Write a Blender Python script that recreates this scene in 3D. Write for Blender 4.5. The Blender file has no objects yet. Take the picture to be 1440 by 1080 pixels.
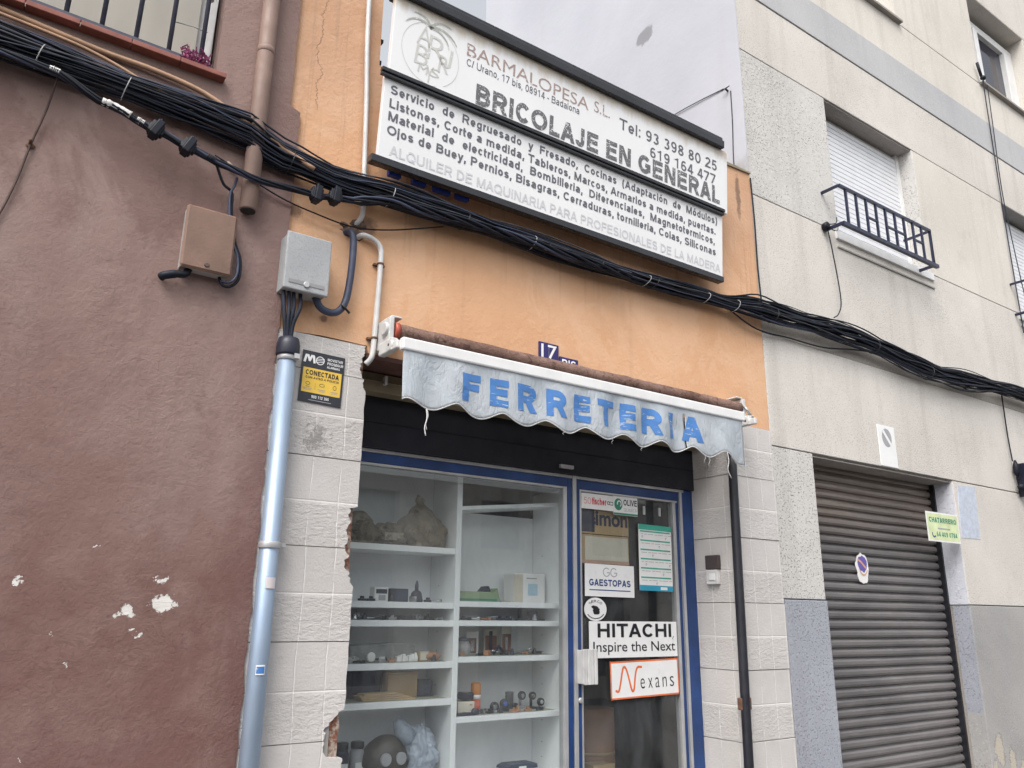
import bpy, bmesh, math, random
from math import sin, cos, pi, radians, sqrt, atan, floor
from mathutils import Vector, Matrix, geometry, noise
random.seed(7)
SC = bpy.context.scene
COL = SC.collection

# ---------------------------------------------------------------- camera, sky, sun, exposure
cam = bpy.data.cameras.new('camera'); co = bpy.data.objects.new('camera', cam); COL.objects.link(co)
YAW, PITCH, ROLL = radians(34.484), radians(16.035), radians(0.714)
f = Vector((sin(YAW)*cos(PITCH), cos(YAW)*cos(PITCH), sin(PITCH)))
rt = Vector((cos(YAW), -sin(YAW), 0)); up = rt.cross(f)
r2 = rt*cos(ROLL)+up*sin(ROLL); u2 = -rt*sin(ROLL)+up*cos(ROLL)
mw = Matrix((r2, u2, -f)).transposed().to_4x4(); mw.translation = (0, -3.5, 1.6)
co.matrix_world = mw
cam.sensor_width = 36; cam.lens = 28.138; cam.clip_end = 2000; cam.clip_start = 0.05
SC.camera = co

SUN_EL, SUN_AZ = radians(52), radians(232)      # azimuth clockwise from +Y
w = bpy.data.worlds.new('World'); SC.world = w; w.use_nodes = True
nt = w.node_tree; nt.nodes.clear()
sky = nt.nodes.new('ShaderNodeTexSky'); sky.sky_type = 'NISHITA'; sky.sun_disc = False
sky.sun_elevation = SUN_EL; sky.sun_rotation = SUN_AZ; sky.dust_density = 4; sky.air_density = 1.2; sky.ozone_density = 1
hs = nt.nodes.new('ShaderNodeHueSaturation'); hs.inputs['Saturation'].default_value = 0.20; hs.inputs['Value'].default_value = 1.0
bg = nt.nodes.new('ShaderNodeBackground'); bg.inputs['Strength'].default_value = 0.15
wo = nt.nodes.new('ShaderNodeOutputWorld')
nt.links.new(sky.outputs[0], hs.inputs['Color']); nt.links.new(hs.outputs[0], bg.inputs['Color']); nt.links.new(bg.outputs[0], wo.inputs['Surface'])
sl = bpy.data.lights.new('sun', 'SUN'); sl.energy = 1.05; sl.angle = radians(30); sl.color = (1, .95, .88)
so = bpy.data.objects.new('sun', sl); COL.objects.link(so)
sd = Vector((sin(SUN_AZ)*cos(SUN_EL), cos(SUN_AZ)*cos(SUN_EL), sin(SUN_EL)))
so.rotation_euler = sd.to_track_quat('Z', 'Y').to_euler()
SC.view_settings.view_transform = 'Standard'; SC.view_settings.look = 'None'; SC.view_settings.gamma = 1
SC.view_settings.exposure = 0.86

# ---------------------------------------------------------------- materials
class Mat:
    def __init__(s, name):
        s.m = bpy.data.materials.new(name); s.m.use_nodes = True
        s.t = s.m.node_tree; s.t.nodes.clear()
        s.o = s.t.nodes.new('ShaderNodeOutputMaterial')
        s.tc = s.t.nodes.new('ShaderNodeNewGeometry').outputs['Position']
    def n(s, typ, **k):
        x = s.t.nodes.new(typ)
        for a, v in k.items(): setattr(x, a, v)
        return x
    def put(s, sock, v):
        if hasattr(v, 'is_output'): s.t.links.new(v, sock)
        elif isinstance(v, (tuple, list)) and len(v) == 3 and sock.type == 'RGBA': sock.default_value = (*v, 1)
        else: sock.default_value = v
    def vec(s, scale=(1, 1, 1), loc=(0, 0, 0), src=None):
        x = s.n('ShaderNodeMapping'); s.put(x.inputs['Vector'], src or s.tc)
        x.inputs['Scale'].default_value = scale; x.inputs['Location'].default_value = loc
        return x.outputs[0]
    def noise(s, scale, detail=4, rough=.55, dist=0, vec=None):
        x = s.n('ShaderNodeTexNoise'); s.put(x.inputs['Vector'], vec or s.tc)
        x.inputs['Scale'].default_value = scale; x.inputs['Detail'].default_value = detail
        x.inputs['Roughness'].default_value = rough; x.inputs['Distortion'].default_value = dist
        return x.outputs['Fac']
    def voro(s, scale, vec=None, feature='F1'):
        x = s.n('ShaderNodeTexVoronoi', feature=feature); s.put(x.inputs['Vector'], vec or s.tc)
        x.inputs['Scale'].default_value = scale
        return x.outputs['Distance']
    def math(s, op, a, b=0.0, clamp=False):
        x = s.n('ShaderNodeMath', operation=op, use_clamp=clamp); s.put(x.inputs[0], a); s.put(x.inputs[1], b)
        return x.outputs[0]
    def step(s, v, a, b, to0=0.0, to1=1.0):
        x = s.n('ShaderNodeMapRange', clamp=True); s.put(x.inputs[0], v)
        for i, q in enumerate((a, b, to0, to1)): x.inputs[i+1].default_value = q
        return x.outputs[0]
    def mix(s, fac, a, b):
        x = s.n('ShaderNodeMix', data_type='RGBA'); s.put(x.inputs[0], fac); s.put(x.inputs[6], a); s.put(x.inputs[7], b)
        return x.outputs[2]
    def xyz(s):
        x = s.n('ShaderNodeSeparateXYZ'); s.put(x.inputs[0], s.tc); return x.outputs
    def near(s, p, scale=(1, 0, 1), src=None):           # distance from a point on the wall
        v = s.n('ShaderNodeVectorMath', operation='SUBTRACT'); s.put(v.inputs[0], src or s.tc); v.inputs[1].default_value = p
        m = s.n('ShaderNodeVectorMath', operation='MULTIPLY'); s.put(m.inputs[0], v.outputs[0]); m.inputs[1].default_value = scale
        l = s.n('ShaderNodeVectorMath', operation='LENGTH'); s.put(l.inputs[0], m.outputs[0]); return l.outputs['Value']
    def bump(s, h, strength, dist=.01, normal=None):
        x = s.n('ShaderNodeBump'); s.put(x.inputs['Height'], h); x.inputs['Strength'].default_value = strength
        x.inputs['Distance'].default_value = dist
        if normal: s.put(x.inputs['Normal'], normal)
        return x.outputs[0]
    def out(s, col, rough=.7, metal=0, normal=None, spec=.5, **k):
        b = s.n('ShaderNodeBsdfPrincipled'); s.put(b.inputs['Base Color'], col); s.put(b.inputs['Roughness'], rough)
        b.inputs['Metallic'].default_value = metal; b.inputs['Specular IOR Level'].default_value = spec
        for a, v in k.items(): s.put(b.inputs[a], v)
        if normal: s.put(b.inputs['Normal'], normal)
        s.t.links.new(b.outputs[0], s.o.inputs[0]); s.m.diffuse_color = (.5, .5, .5, 1)
        return s.m

def plain(name, c, rough=.55, metal=0, var=.12, scale=9, bumpy=0, spec=.5, **k):
    m = Mat(name); nz = m.noise(scale, 5)
    d = tuple(v*(1-var) for v in c); l = tuple(min(1, v*(1+var)) for v in c)
    col = m.mix(m.step(nz, .3, .7), d, l)
    nm = m.bump(m.noise(scale*14, 4), bumpy, .004) if bumpy else None
    rr = m.step(m.noise(scale*2.3, 3), .3, .7, max(0, rough-.1), min(1, rough+.1))
    return m.out(col, rr, metal, nm, spec, **k)

def m_brown():
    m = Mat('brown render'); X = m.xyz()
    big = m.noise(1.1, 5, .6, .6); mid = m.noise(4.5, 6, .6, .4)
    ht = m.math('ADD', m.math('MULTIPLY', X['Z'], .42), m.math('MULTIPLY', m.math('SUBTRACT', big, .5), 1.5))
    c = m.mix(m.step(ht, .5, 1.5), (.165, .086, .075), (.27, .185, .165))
    c = m.mix(m.step(m.noise(.9, 3, .5, 0, m.vec((1, 1, 1), (7, 0, 3))), .52, .68, 0, .6), c, (.195, .11, .105))
    c = m.mix(m.step(mid, .42, .72, 0, .45), c, (.29, .205, .18))
    st = m.noise(3, 5, .6, .2, m.vec((2.2, 1, .22)))
    c = m.mix(m.step(st, .58, .75, 0, .4), c, (.135, .078, .068))
    pa = m.noise(.75, 6, .62, .8, m.vec((1.3, 1, .6), (2.3, 0, 5.1))); c = m.mix(m.step(pa, .50, .60, 0, .55), c, (.30, .215, .195)); c = m.mix(m.step(m.noise(1.4, 6, .65, .6, m.vec((1, 1, .8), (6.3, 0, 1.1))), .55, .62, 0, .45), c, (.135, .07, .062))
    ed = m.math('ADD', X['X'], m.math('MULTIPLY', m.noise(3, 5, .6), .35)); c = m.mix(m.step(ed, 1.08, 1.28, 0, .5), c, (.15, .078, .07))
    sp = m.noise(60, 3, .6); c = m.mix(m.step(sp, .64, .74, 0, .35), c, (.09, .05, .045))
    # white chips where the paint has fallen off
    dv = m.n('ShaderNodeVectorMath', operation='ADD'); s_ = m.n('ShaderNodeTexNoise'); m.put(s_.inputs['Vector'], m.tc); s_.inputs['Scale'].default_value = 34; s_.inputs['Detail'].default_value = 6; s_.inputs['Roughness'].default_value = .7
    off = m.n('ShaderNodeVectorMath', operation='MULTIPLY_ADD'); m.put(off.inputs[0], s_.outputs['Color']); off.inputs[1].default_value = (.09, 0, .09); off.inputs[2].default_value = (-.045, 0, -.045)
    m.put(dv.inputs[0], m.tc); m.put(dv.inputs[1], off.outputs[0])
    msk = None
    for (x, z, r, sx) in ((.725, 1.625, .034, .75), (.605, 1.592, .022, .8), (.775, 1.622, .011, 1), (.705, 1.70, .008, 1), (.69, 1.715, .006, 1), (.57, 1.575, .009, .7), (.63, 1.52, .008, 1), (.655, 1.505, .007, 1), (.225, 1.69, .016, 1.5), (.46, 1.83, .006, 1), (.72, 1.712, .01, .5), (.36, 1.51, .003, 1), (.42, 1.4, .003, .6), (.2, 1.16, .005, 1.6), (.33, 1.09, .003, 1)):
        q = m.step(m.near((x, 0, z), (sx, 0, 1), dv.outputs[0]), r, r*.86)
        msk = q if msk is None else m.math('MAXIMUM', msk, q)
    c = m.mix(msk, c, (.72, .69, .66))
    h = m.math('ADD', m.math('MULTIPLY', m.noise(70, 5, .7), .6), m.math('MULTIPLY', m.noise(4, 4, .5, .3), 1.0))
    tr = m.noise(11, 6, .65, 1.2, m.vec((.8, 1, 1.5))); crk = m.math('MULTIPLY', m.step(m.math('ABSOLUTE', m.math('SUBTRACT', tr, .5)), .012, .0), m.step(m.noise(1.7, 3), .5, .62))
    h = m.math('ADD', h, m.math('MULTIPLY', m.step(m.noise(2.2, 4, .6), .45, .6), m.math('MULTIPLY', m.noise(32, 6, .72, .4), 1.0))); h = m.math('SUBTRACT', h, m.math('MULTIPLY', crk, .22)); h = m.math('SUBTRACT', h, m.math('MULTIPLY', msk, .8))
    return m.out(c, .82, 0, m.bump(h, .6, .010), .3)

def m_orange():
    m = Mat('orange render'); X = m.xyz()
    c = m.mix(m.step(m.noise(1.6, 5, .6, .5), .3, .7), (.60, .335, .185), (.69, .42, .26))
    st = m.noise(2.6, 5, .6, .3, m.vec((3, 1, .18)))
    c = m.mix(m.step(st, .56, .74, 0, .5), c, (.50, .30, .19))
    c = m.mix(m.step(m.noise(5, 6, .65), .62, .72, 0, .45), c, (.66, .46, .33))
    c = m.mix(m.step(m.noise(2.3, 6, .7, .9, m.vec((1, 1, 1), (9, 0, 4))), .50, .56, 0, .35), c, (.72, .47, .31))
    dr = m.noise(7, 5, .65, .2, m.vec((3, 1, .1), (2, 0, 0))); c = m.mix(m.math('MULTIPLY', m.step(dr, .56, .68, 0, .55), m.step(X['Z'], 3.3, 3.75)), c, (.40, .245, .16))
    # wall darker towards the top, with irregular dark stains
    a = m.step(m.math('ADD', X['Z'], m.math('MULTIPLY', m.noise(4, 5, .6), .5)), 4.1, 4.6, 0, .32)
    c = m.mix(a, c, (.33, .215, .165))
    for (x, z, sx, sz, r) in ((1.49, 3.5, 1, .9, .06), (1.10, 3.47, 1, 1, .05), (4.45, 4.66, 2.8, .4, .09), (1.3, 2.955, .9, 1, .022)):
        d = m.math('ADD', m.near((x, 0, z), (sx, 0, sz)), m.math('MULTIPLY', m.math('SUBTRACT', m.noise(17, 6, .7), .5), r*1.7))
        c = m.mix(m.step(d, r, r*.55, 0, .75), c, (.16, .10, .075))
    pit = m.noise(26, 4, .75); c = m.mix(m.step(pit, .74, .78, 0, .7), c, (.2, .12, .09))
    cr = m.math('ABSOLUTE', m.math('SUBTRACT', m.math('ADD', X['X'], m.math('MULTIPLY', m.noise(6, 7, .7, 0, m.vec((0, 0, 1))), .2)), 1.265))
    cr = m.math('MULTIPLY', m.step(cr, .003, .001), m.step(X['Z'], 4.05, 4.1))
    c = m.mix(m.math('MULTIPLY', cr, .7), c, (.16, .1, .07))
    ln = m.math('MULTIPLY', m.step(m.math('ABSOLUTE', m.math('SUBTRACT', X['Z'], m.math('MULTIPLY', m.noise(4, 3), .12))), 2.99, 3.0), 0)
    h = m.math('ADD', m.noise(45, 5, .6), m.math('MULTIPLY', m.noise(7, 5, .6, .8), 1.3)); h = m.math('SUBTRACT', h, cr)
    return m.out(c, .8, 0, m.bump(h, .35, .01), .3)

def m_tile(z0):
    m = Mat('split face tile'); X = m.xyz()
    c = m.mix(m.step(m.noise(2.5, 5, .6), .3, .7), (.50, .475, .46), (.59, .565, .55))
    fr = m.math('FRACT', m.math('DIVIDE', m.math('SUBTRACT', X['Z'], z0), .4045))      # 0..1 inside one course
    rough = m.step(fr, .46, .51, 1, .22)
    line = m.step(m.math('ABSOLUTE', m.math('SUBTRACT', fr, .5)), .012, .004)
    gx = m.math('FRACT', m.math('ADD', m.math('DIVIDE', m.math('ADD', X['X'], X['Y']), .137), m.math('MULTIPLY', m.noise(2, 2), .25)))
    gl = m.math('MULTIPLY', m.step(m.math('ABSOLUTE', m.math('SUBTRACT', gx, .5)), .028, .014), m.step(m.noise(5, 3, .6, 0, m.vec((1, 1, 1), (3, 2, 1))), .36, .48))
    c = m.mix(m.math('MULTIPLY', m.math('MAXIMUM', gl, m.math('MULTIPLY', line, .6)), .75), c, (.74, .72, .70))
    c = m.mix(m.step(m.noise(9, 6, .7), .62, .74, 0, .5), c, (.36, .34, .33))
    dn = m.math('ADD', m.near((1.3, 0, 2.36), (1, 0, .8)), m.math('MULTIPLY', m.math('SUBTRACT', m.noise(35, 5, .8), .5), .35))
    c = m.mix(m.step(dn, .07, .02, 0, .7), c, (.2, .19, .18))
    chip = m.noise(50, 6, .62, .4, m.vec((.65, .65, 1.3)))
    h = m.math('ADD', m.math('MULTIPLY', chip, rough), m.math('MULTIPLY', m.noise(85, 5, .7), .35))
    h = m.math('ADD', h, m.math('MULTIPLY', m.noise(140, 3), .12))
    h = m.math('SUBTRACT', h, m.math('MULTIPLY', m.math('MAXIMUM', gl, line), .25))
    return m.out(c, .75, 0, m.bump(h, .6, .013), .3)

def m_concrete(name, lo, hi, pits=.5, pitcol=(.2, .185, .17), scale=95, dirt=(.36, .33, .3), bs=.5, flakes=()):
    m = Mat(name)
    c = m.mix(m.step(m.noise(.8, 5, .6, .4), .32, .68), lo, hi)
    st = m.noise(1.8, 6, .62, .2, m.vec((2.2, 2.2, .16)))
    c = m.mix(m.step(st, .52, .78, 0, .5), c, dirt)
    c = m.mix(m.step(m.noise(3.1, 5, .65), .58, .75, 0, .3), c, dirt)
    for (x, z, sx, r) in flakes:
        d = m.math('ADD', m.near((x, 0, z), (sx*1.6, 0, .7)), m.math('MULTIPLY', m.math('SUBTRACT', m.noise(13, 6, .75), .5), r*2.4)); c = m.mix(m.step(d, r*.9, r*.7, 0, .85), c, (.48, .43, .35)); c = m.mix(m.math('MULTIPLY', m.step(m.math('ABSOLUTE', m.math('SUBTRACT', d, r*.9)), r*.1, 0), .6), c, (.14, .12, .1))
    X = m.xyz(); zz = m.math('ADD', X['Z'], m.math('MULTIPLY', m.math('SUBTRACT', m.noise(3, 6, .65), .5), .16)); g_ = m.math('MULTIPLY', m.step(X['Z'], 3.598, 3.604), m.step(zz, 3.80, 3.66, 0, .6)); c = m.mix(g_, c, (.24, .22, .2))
    grain = m.noise(scale*.95, 2, .55); area = m.step(m.noise(.9, 4, .6, 0, m.vec((1, 1, 1), (4, 1, 2))), .35, .65, -.045, .035)
    pt = m.step(m.math('ADD', grain, area), .575, .66)
    c = m.mix(m.math('MULTIPLY', pt, pits), c, pitcol)
    c = m.mix(m.step(m.noise(scale*.8, 2, .5), .60, .68, 0, .4), c, tuple(min(1, v*1.25) for v in hi))
    h = m.math('ADD', m.math('MULTIPLY', pt, -.8), m.math('MULTIPLY', m.noise(scale*.3, 5, .6), .5))
    return m.out(c, .88, 0, m.bump(h, bs, .008), .25)

def m_party():
    m = Mat('grey plaster')
    c = m.mix(m.step(m.noise(.5, 5, .6, .5), .3, .7), (.48, .485, .535), (.57, .575, .625))
    st = m.noise(1.2, 5, .6, .2, m.vec((2, 2, .2))); c = m.mix(m.step(st, .55, .75, 0, .35), c, (.47, .45, .47))
    d = m.math('ADD', m.near((0, 1.05, 6.87), (0, .8, 1)), m.math('MULTIPLY', m.math('SUBTRACT', m.noise(9, 5, .7), .5), .16))
    c = m.mix(m.step(d, .10, .075), c, (.30, .30, .32))
    d = m.math('ADD', m.near((0, .1, 4.95), (0, .7, 1)), m.math('MULTIPLY', m.math('SUBTRACT', m.noise(9, 5, .7), .5), .2))
    c = m.mix(m.step(d, .16, .05, 0, .5), c, (.3, .27, .25))
    return m.out(c, .9, 0, m.bump(m.noise(14, 6, .65), .25, .01), .2)

def m_shutter():
    m = Mat('ribbed steel'); X = m.xyz()
    c = m.mix(m.step(m.noise(1.2, 5, .6, .4, m.vec((.6, 1, 1.6))), .35, .68), (.125, .12, .125), (.225, .21, .21))
    r = m.step(m.math('ADD', X['Z'], m.math('MULTIPLY', m.noise(2, 5, .7, 0, m.vec((.4, 1, 1))), 1.1)), 2.55, 3.05, 0, .8)
    c = m.mix(r, c, (.23, .185, .155))
    c = m.mix(m.step(m.noise(6, 6, .7, 0, m.vec((.5, 1, 2))), .58, .75, 0, .5), c, (.29, .27, .26))
    c = m.mix(m.step(m.noise(30, 4, .7), .68, .74, 0, .5), c, (.32, .31, .31))
    return m.out(c, m.step(m.noise(5, 4), .3, .7, .38, .6), .35, m.bump(m.noise(60, 4), .12, .003), .5)

def m_letters(name, c, under, amount, stretch=(1, 1, 1), scale=60):
    m = Mat(name); k = m.noise(scale, 4, .65, .3, m.vec(stretch))
    k2 = m.noise(scale*.16, 3, .5)
    col = m.mix(m.step(m.math('ADD', k, m.math('MULTIPLY', m.math('SUBTRACT', k2, .5), .35)), amount, amount+.06), c, under)
    return m.out(col, .5)

def m_valance():
    m = Mat('faded canvas'); X = m.xyz()
    c = m.mix(m.step(m.noise(2.2, 5, .6), .3, .7), (.36, .40, .44), (.45, .485, .52))
    c = m.mix(m.step(m.noise(7, 6, .7, .4, m.vec((2.2, 1, .6))), .56, .75, 0, .5), c, (.33, .365, .40))
    e = m.step(m.math('ADD', X['Z'], m.math('MULTIPLY', m.noise(8, 5, .7), .09)), 2.625, 2.575, 0, .4)
    c = m.mix(e, c, (.33, .345, .36))
    sm = m.step(m.math('ABSOLUTE', m.math('SUBTRACT', m.math('FRACT', m.math('DIVIDE', X['X'], .61)), .5)), .006, .003)
    c = m.mix(m.math('MULTIPLY', sm, .35), c, (.26, .29, .32))
    c = m.mix(m.step(m.noise(30, 5, .75), .66, .72, 0, .5), c, (.24, .25, .25))
    weave = m.math('ADD', m.math('SINE', m.math('MULTIPLY', X['X'], 900)), m.math('SINE', m.math('MULTIPLY', X['Z'], 900)))
    cre = m.noise(5, 4, .55, 1.6, m.vec((2.2, 1, .8))); cre = m.math('ABSOLUTE', m.math('SUBTRACT', cre, .5))
    h = m.math('ADD', m.math('MULTIPLY', weave, .03), m.math('MULTIPLY', m.step(cre, 0, .08), .3)); h = m.math('ADD', h, m.noise(10, 5, .6, .6))
    return m.out(c, .85, 0, m.bump(h, .55, .010), .15)

def m_glass():
    m = Mat('window glass')
    lw = m.n('ShaderNodeLayerWeight'); lw.inputs['Blend'].default_value = .5
    fr = m.math('ADD', m.math('MULTIPLY', m.math('POWER', lw.outputs['Facing'], 5.0), .9), .055)
    a = m.n('ShaderNodeBsdfTransparent'); a.inputs[0].default_value = (.95, .97, .97, 1)
    g = m.n('ShaderNodeBsdfGlossy'); g.inputs['Roughness'].default_value = .015
    x = m.n('ShaderNodeMixShader'); m.put(x.inputs[0], fr); m.put(x.inputs[1], a.outputs[0]); m.put(x.inputs[2], g.outputs[0])
    du = m.n('ShaderNodeBsdfDiffuse'); du.inputs[0].default_value = (.6, .62, .65, 1)
    k = m.math('ADD', m.step(m.noise(2.5, 6, .7, 1.2, m.vec((1, 1, .5))), .4, .75, .015, .075), m.step(m.noise(60, 3, .7), .68, .72, 0, .06))
    y = m.n('ShaderNodeMixShader'); m.put(y.inputs[0], k); m.put(y.inputs[1], x.outputs[0]); m.put(y.inputs[2], du.outputs[0])
    m.t.links.new(y.outputs[0], m.o.inputs[0]); return m.m

def m_film(name, c, alpha, bumpy=.6):
    m = Mat(name)
    nz = m.step(m.noise(14, 4, .6), .3, .7, alpha-.18, alpha+.18)
    return m.out(c, .28, 0, m.bump(m.noise(16, 5, .6, 1), bumpy, .02), .6, Alpha=nz)

def m_brick():
    m = Mat('broken brick and mortar')
    c = m.mix(m.step(m.noise(22, 5, .7), .45, .55), (.32, .13, .085), (.45, .37, .31))
    c = m.mix(m.step(m.noise(60, 4), .5, .7), c, (.15, .08, .06))
    return m.out(c, .95, 0, m.bump(m.noise(50, 6, .7), .9, .02), .1)

def m_tube():
    m = Mat('weathered rolled canvas')
    c = m.mix(m.step(m.noise(3, 5, .6, .5, m.vec((1, 1, 1))), .35, .65), (.15, .085, .068), (.27, .175, .145))
    c = m.mix(m.step(m.noise(24, 5, .7, 1.0, m.vec((.8, 1, 1))), .52, .62, 0, .75), c, (.085, .05, .045))
    return m.out(c, .9, 0, m.bump(m.noise(30, 6, .7, .8), .8, .02), .15)

def m_galv():
    m = Mat('galvanised steel')
    c = m.mix(m.step(m.noise(18, 4, .6, 0, m.vec((1, 1, .25))), .3, .7), (.30, .385, .50), (.36, .44, .555))
    c = m.mix(m.step(m.noise(3, 5, .6, 0, m.vec((1, 1, .35))), .5, .7, 0, .5), c, (.27, .35, .47))
    c = m.mix(m.step(m.noise(25, 4, .7), .66, .73, 0, .5), c, (.6, .6, .6))
    return m.out(c, m.step(m.noise(9, 4),   .3, .7, .42, .6), .6, m.bump(m.noise(20, 4), .1, .004))

def m_greybox():
    m = Mat('pitted grey casing')
    c = m.mix(m.step(m.noise(3, 5), .3, .7), (.29, .30, .315), (.40, .41, .425))
    c = m.mix(m.step(m.noise(110, 4, .7), .52, .62, 0, .55), c, (.24, .245, .255))
    return m.out(c, .65, 0, m.bump(m.noise(120, 4, .7), .4, .004))

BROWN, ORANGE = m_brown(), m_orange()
TILE_L, TILE_R = m_tile(1.07), m_tile(1.28)
CONC = m_concrete('pebbledash', (.555, .525, .49), (.655, .62, .58), .5)
CONC_R = m_concrete('rough render', (.51, .495, .475), (.61, .595, .575), .6, (.16, .155, .15), 75, bs=.8)
CONC_S = m_concrete('smoother render', (.57, .535, .49), (.665, .63, .58), .3, (.3, .27, .24), 80, bs=.3)
CONC_W = m_concrete('patched plaster', (.52, .54, .6), (.64, .65, .7), .25, (.3, .31, .35), 60, (.42, .43, .47), .5)
BAND = m_concrete('grey band', (.40, .40, .415), (.48, .48, .49), .2, (.3, .3, .32), 90, (.36, .36, .37), .3)
BASE = m_concrete('grey base', (.30, .315, .36), (.37, .385, .43), .55, (.13, .135, .15), 80, (.24, .24, .26), .7)
BASE_S = m_concrete('grey base smooth', (.29, .285, .285), (.42, .41, .40), .5, (.18, .18, .19), 90, (.36, .33, .28), .3, ((7.19, .60, .7, .09), (7.38, .50, .8, .08), (7.09, .42, 1, .09), (7.55, .43, .6, .05)))
SOFFIT = m_concrete('shaded soffit and stained patch', (.26, .24, .22), (.34, .31, .29), .3, (.12, .11, .1), 60, (.16, .15, .14))  # soffit shade is put into this dark colour; stained reveal patches share it
PARTY, SHUT, VAL, GLASS, BRICK, ROLLC, GALV, GREYBOX = m_party(), m_shutter(), m_valance(), m_glass(), m_brick(), m_tube(), m_galv(), m_greybox()
CABLE = plain('black cable sheath', (.006, .008, .016), .55, var=.5, spec=.3)
CABLE2 = plain('grey black cable sheath', (.016, .02, .034), .6, var=.5, spec=.3)
BLUECAB = plain('blue grey hose', (.035, .045, .085), .5, var=.2)
TIE = plain('pale tie', (.36, .36, .36)); TAPE = plain('peeling white tape', (.62, .6, .58), .6, var=.3, scale=40)
TANCAB = plain('tan painted cable', (.36, .22, .14), .7, var=.25, bumpy=.3)
BOXB = plain('beige brown plastic', (.19, .115, .085), .6, var=.2, scale=6, bumpy=.3)
BOXSIDE = plain('grey plastic edge', (.38, .36, .35), .6)
DRAINB = plain('painted downpipe', (.255, .17, .14), .6, var=.18, scale=7, bumpy=.2)
RAILB = plain('navy painted railing', (.012, .016, .045), .4, var=.3)
CABLE3 = plain('dusty grey cable sheath', (.06, .062, .075), .75, var=.4, spec=.3)
BLKMET = plain('black painted steel', (.012, .013, .017), .35, var=.3)
SIGNBLK = plain('black sign rail', (.018, .019, .024), .28, var=.3, scale=5)
BARBLUE = plain('blue grey bar', (.05, .055, .085), .55, var=.35, scale=20)
SIGNW = Mat('aged white panel'); SIGNW.tc = SIGNW.n('ShaderNodeTexCoord').outputs['Object']
def _sw():
    m = SIGNW; c = m.mix(m.step(m.noise(1.3, 5, .6), .3, .7), (.74, .74, .755), (.80, .80, .81))
    X = m.xyz(); st = m.noise(3, 5, .6, 0, m.vec((4, .3, 1)))
    c = m.mix(m.step(m.math('ADD', X['Y'], m.math('MULTIPLY', st, .16)), .965, 1.02, 0, .75), c, (.50, .42, .31))
    c = m.mix(m.step(st, .6, .8, 0, .3), c, (.62, .6, .57))
    c = m.mix(m.step(m.noise(40, 4, .7), .69, .75, 0, .4), c, (.5, .48, .45))
    return m.out(c, .42)
SIGNW = _sw()
WPANEL = (.77, .77, .78)
L_GREY = m_letters('worn grey letters', (.115, .12, .14), WPANEL, .70, scale=45)
L_CRACK = m_letters('cracked black letters', (.12, .12, .13), WPANEL, .585, scale=110)
L_FADE = m_letters('sun faded letters', (.56, .555, .58), WPANEL, .64, scale=50)
L_RED = m_letters('faded red brown letters', (.34, .255, .23), WPANEL, .60, scale=60)
L_EMB = m_letters('faded emblem ink', (.55, .55, .52), WPANEL, .60, scale=50)
L_EMB2 = m_letters('faded emblem green', (.42, .43, .39), WPANEL, .58, scale=50)
L_BLUE = m_letters('cracked blue letters', (.06, .185, .46), (.42, .48, .56), .605, (.35, 1, 2.6), 40)
WHITE = plain('white painted metal', (.72, .72, .72), .4, var=.06)
WHITED = plain('dirty white plastic', (.58, .575, .57), .45, var=.15)
BLUE = plain('blue painted frame', (.014, .047, .165), .4, var=.3, scale=6)
ALU = plain('brushed aluminium', (.50, .50, .51), .4, .5, var=.1)
DARKW = plain('dark painted board', (.013, .013, .021), .7, var=.4, scale=3, bumpy=.2)
SHBOX = plain('dirty cream box', (.24, .20, .13), .7, var=.25, scale=6)
RUSTW = plain('red brown lintel', (.10, .045, .035), .8, var=.3)
SHELF = plain('white laminate', (.80, .81, .82), .4, var=.03, scale=3)
DUST = plain('dusty shelf paper', (.30, .31, .25), .8, var=.2, scale=12)
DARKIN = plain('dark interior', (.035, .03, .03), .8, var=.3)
BROWNIN = plain('dark brown interior', (.05, .032, .028), .6, var=.3)
CARD = plain('cardboard', (.46, .32, .17), .8, var=.1)
CARDD = plain('brown cardboard', (.34, .17, .09), .8, var=.12)
WOODP = plain('thin wood sheet', (.44, .31, .17), .7, var=.2, scale=14)
BAGB = m_film('brown film', (.33, .275, .20), .62, 1.0)
BAGC = m_film('blue film', (.50, .56, .66), .62)
TUB = m_film('clear tub', (.46, .46, .45), .6)
CHROME = plain('chrome', (.6, .6, .62), .2, .9)
RUBBER = plain('dark rubber', (.02, .02, .022), .6, var=.3)
DKBLUE = plain('dark blue plastic', (.02, .035, .075), .45)
NAVY = plain('navy board', (.014, .014, .035), .6)
GREEN = plain('pale green card', (.25, .33, .19), .6)
ORCAN = plain('orange paint', (.62, .22, .03), .35); REDCAN = plain('red orange paint', (.5, .08, .03), .35)
PAPER = plain('white paper', (.76, .75, .74), .6, var=.05)
CREAM = plain('faded cream card', (.60, .55, .46), .7, var=.08)
STW = plain('white vinyl', (.77, .77, .77), .35, var=.04)
INK = plain('black ink', (.012, .012, .016), .4); INKB = plain('navy ink', (.02, .05, .18), .4); INKN = plain('dark navy ink', (.012, .012, .045), .4)
INKR = plain('red ink', (.62, .03, .05), .4); INKO = plain('orange ink', (.72, .16, .05), .4); INKG = plain('green ink', (.03, .22, .14), .4)
INKGR = plain('grey ink', (.33, .33, .35), .5); TEAL = plain('teal ink', (.05, .36, .27), .45); CYAN = plain('cyan ink', (.03, .30, .45), .45)
YEL = plain('yellow vinyl', (.76, .50, .07), .4); BLKV = plain('charcoal vinyl', (.022, .024, .034), .4)
ENAMEL = plain('violet blue enamel', (.018, .012, .12), .2); ENW = plain('white enamel', (.8, .8, .8), .2)
LIME = plain('lime paper', (.60, .67, .40), .6); PALEB = m_film('pale blue tape', (.62, .70, .86), .6, .2)
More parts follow.
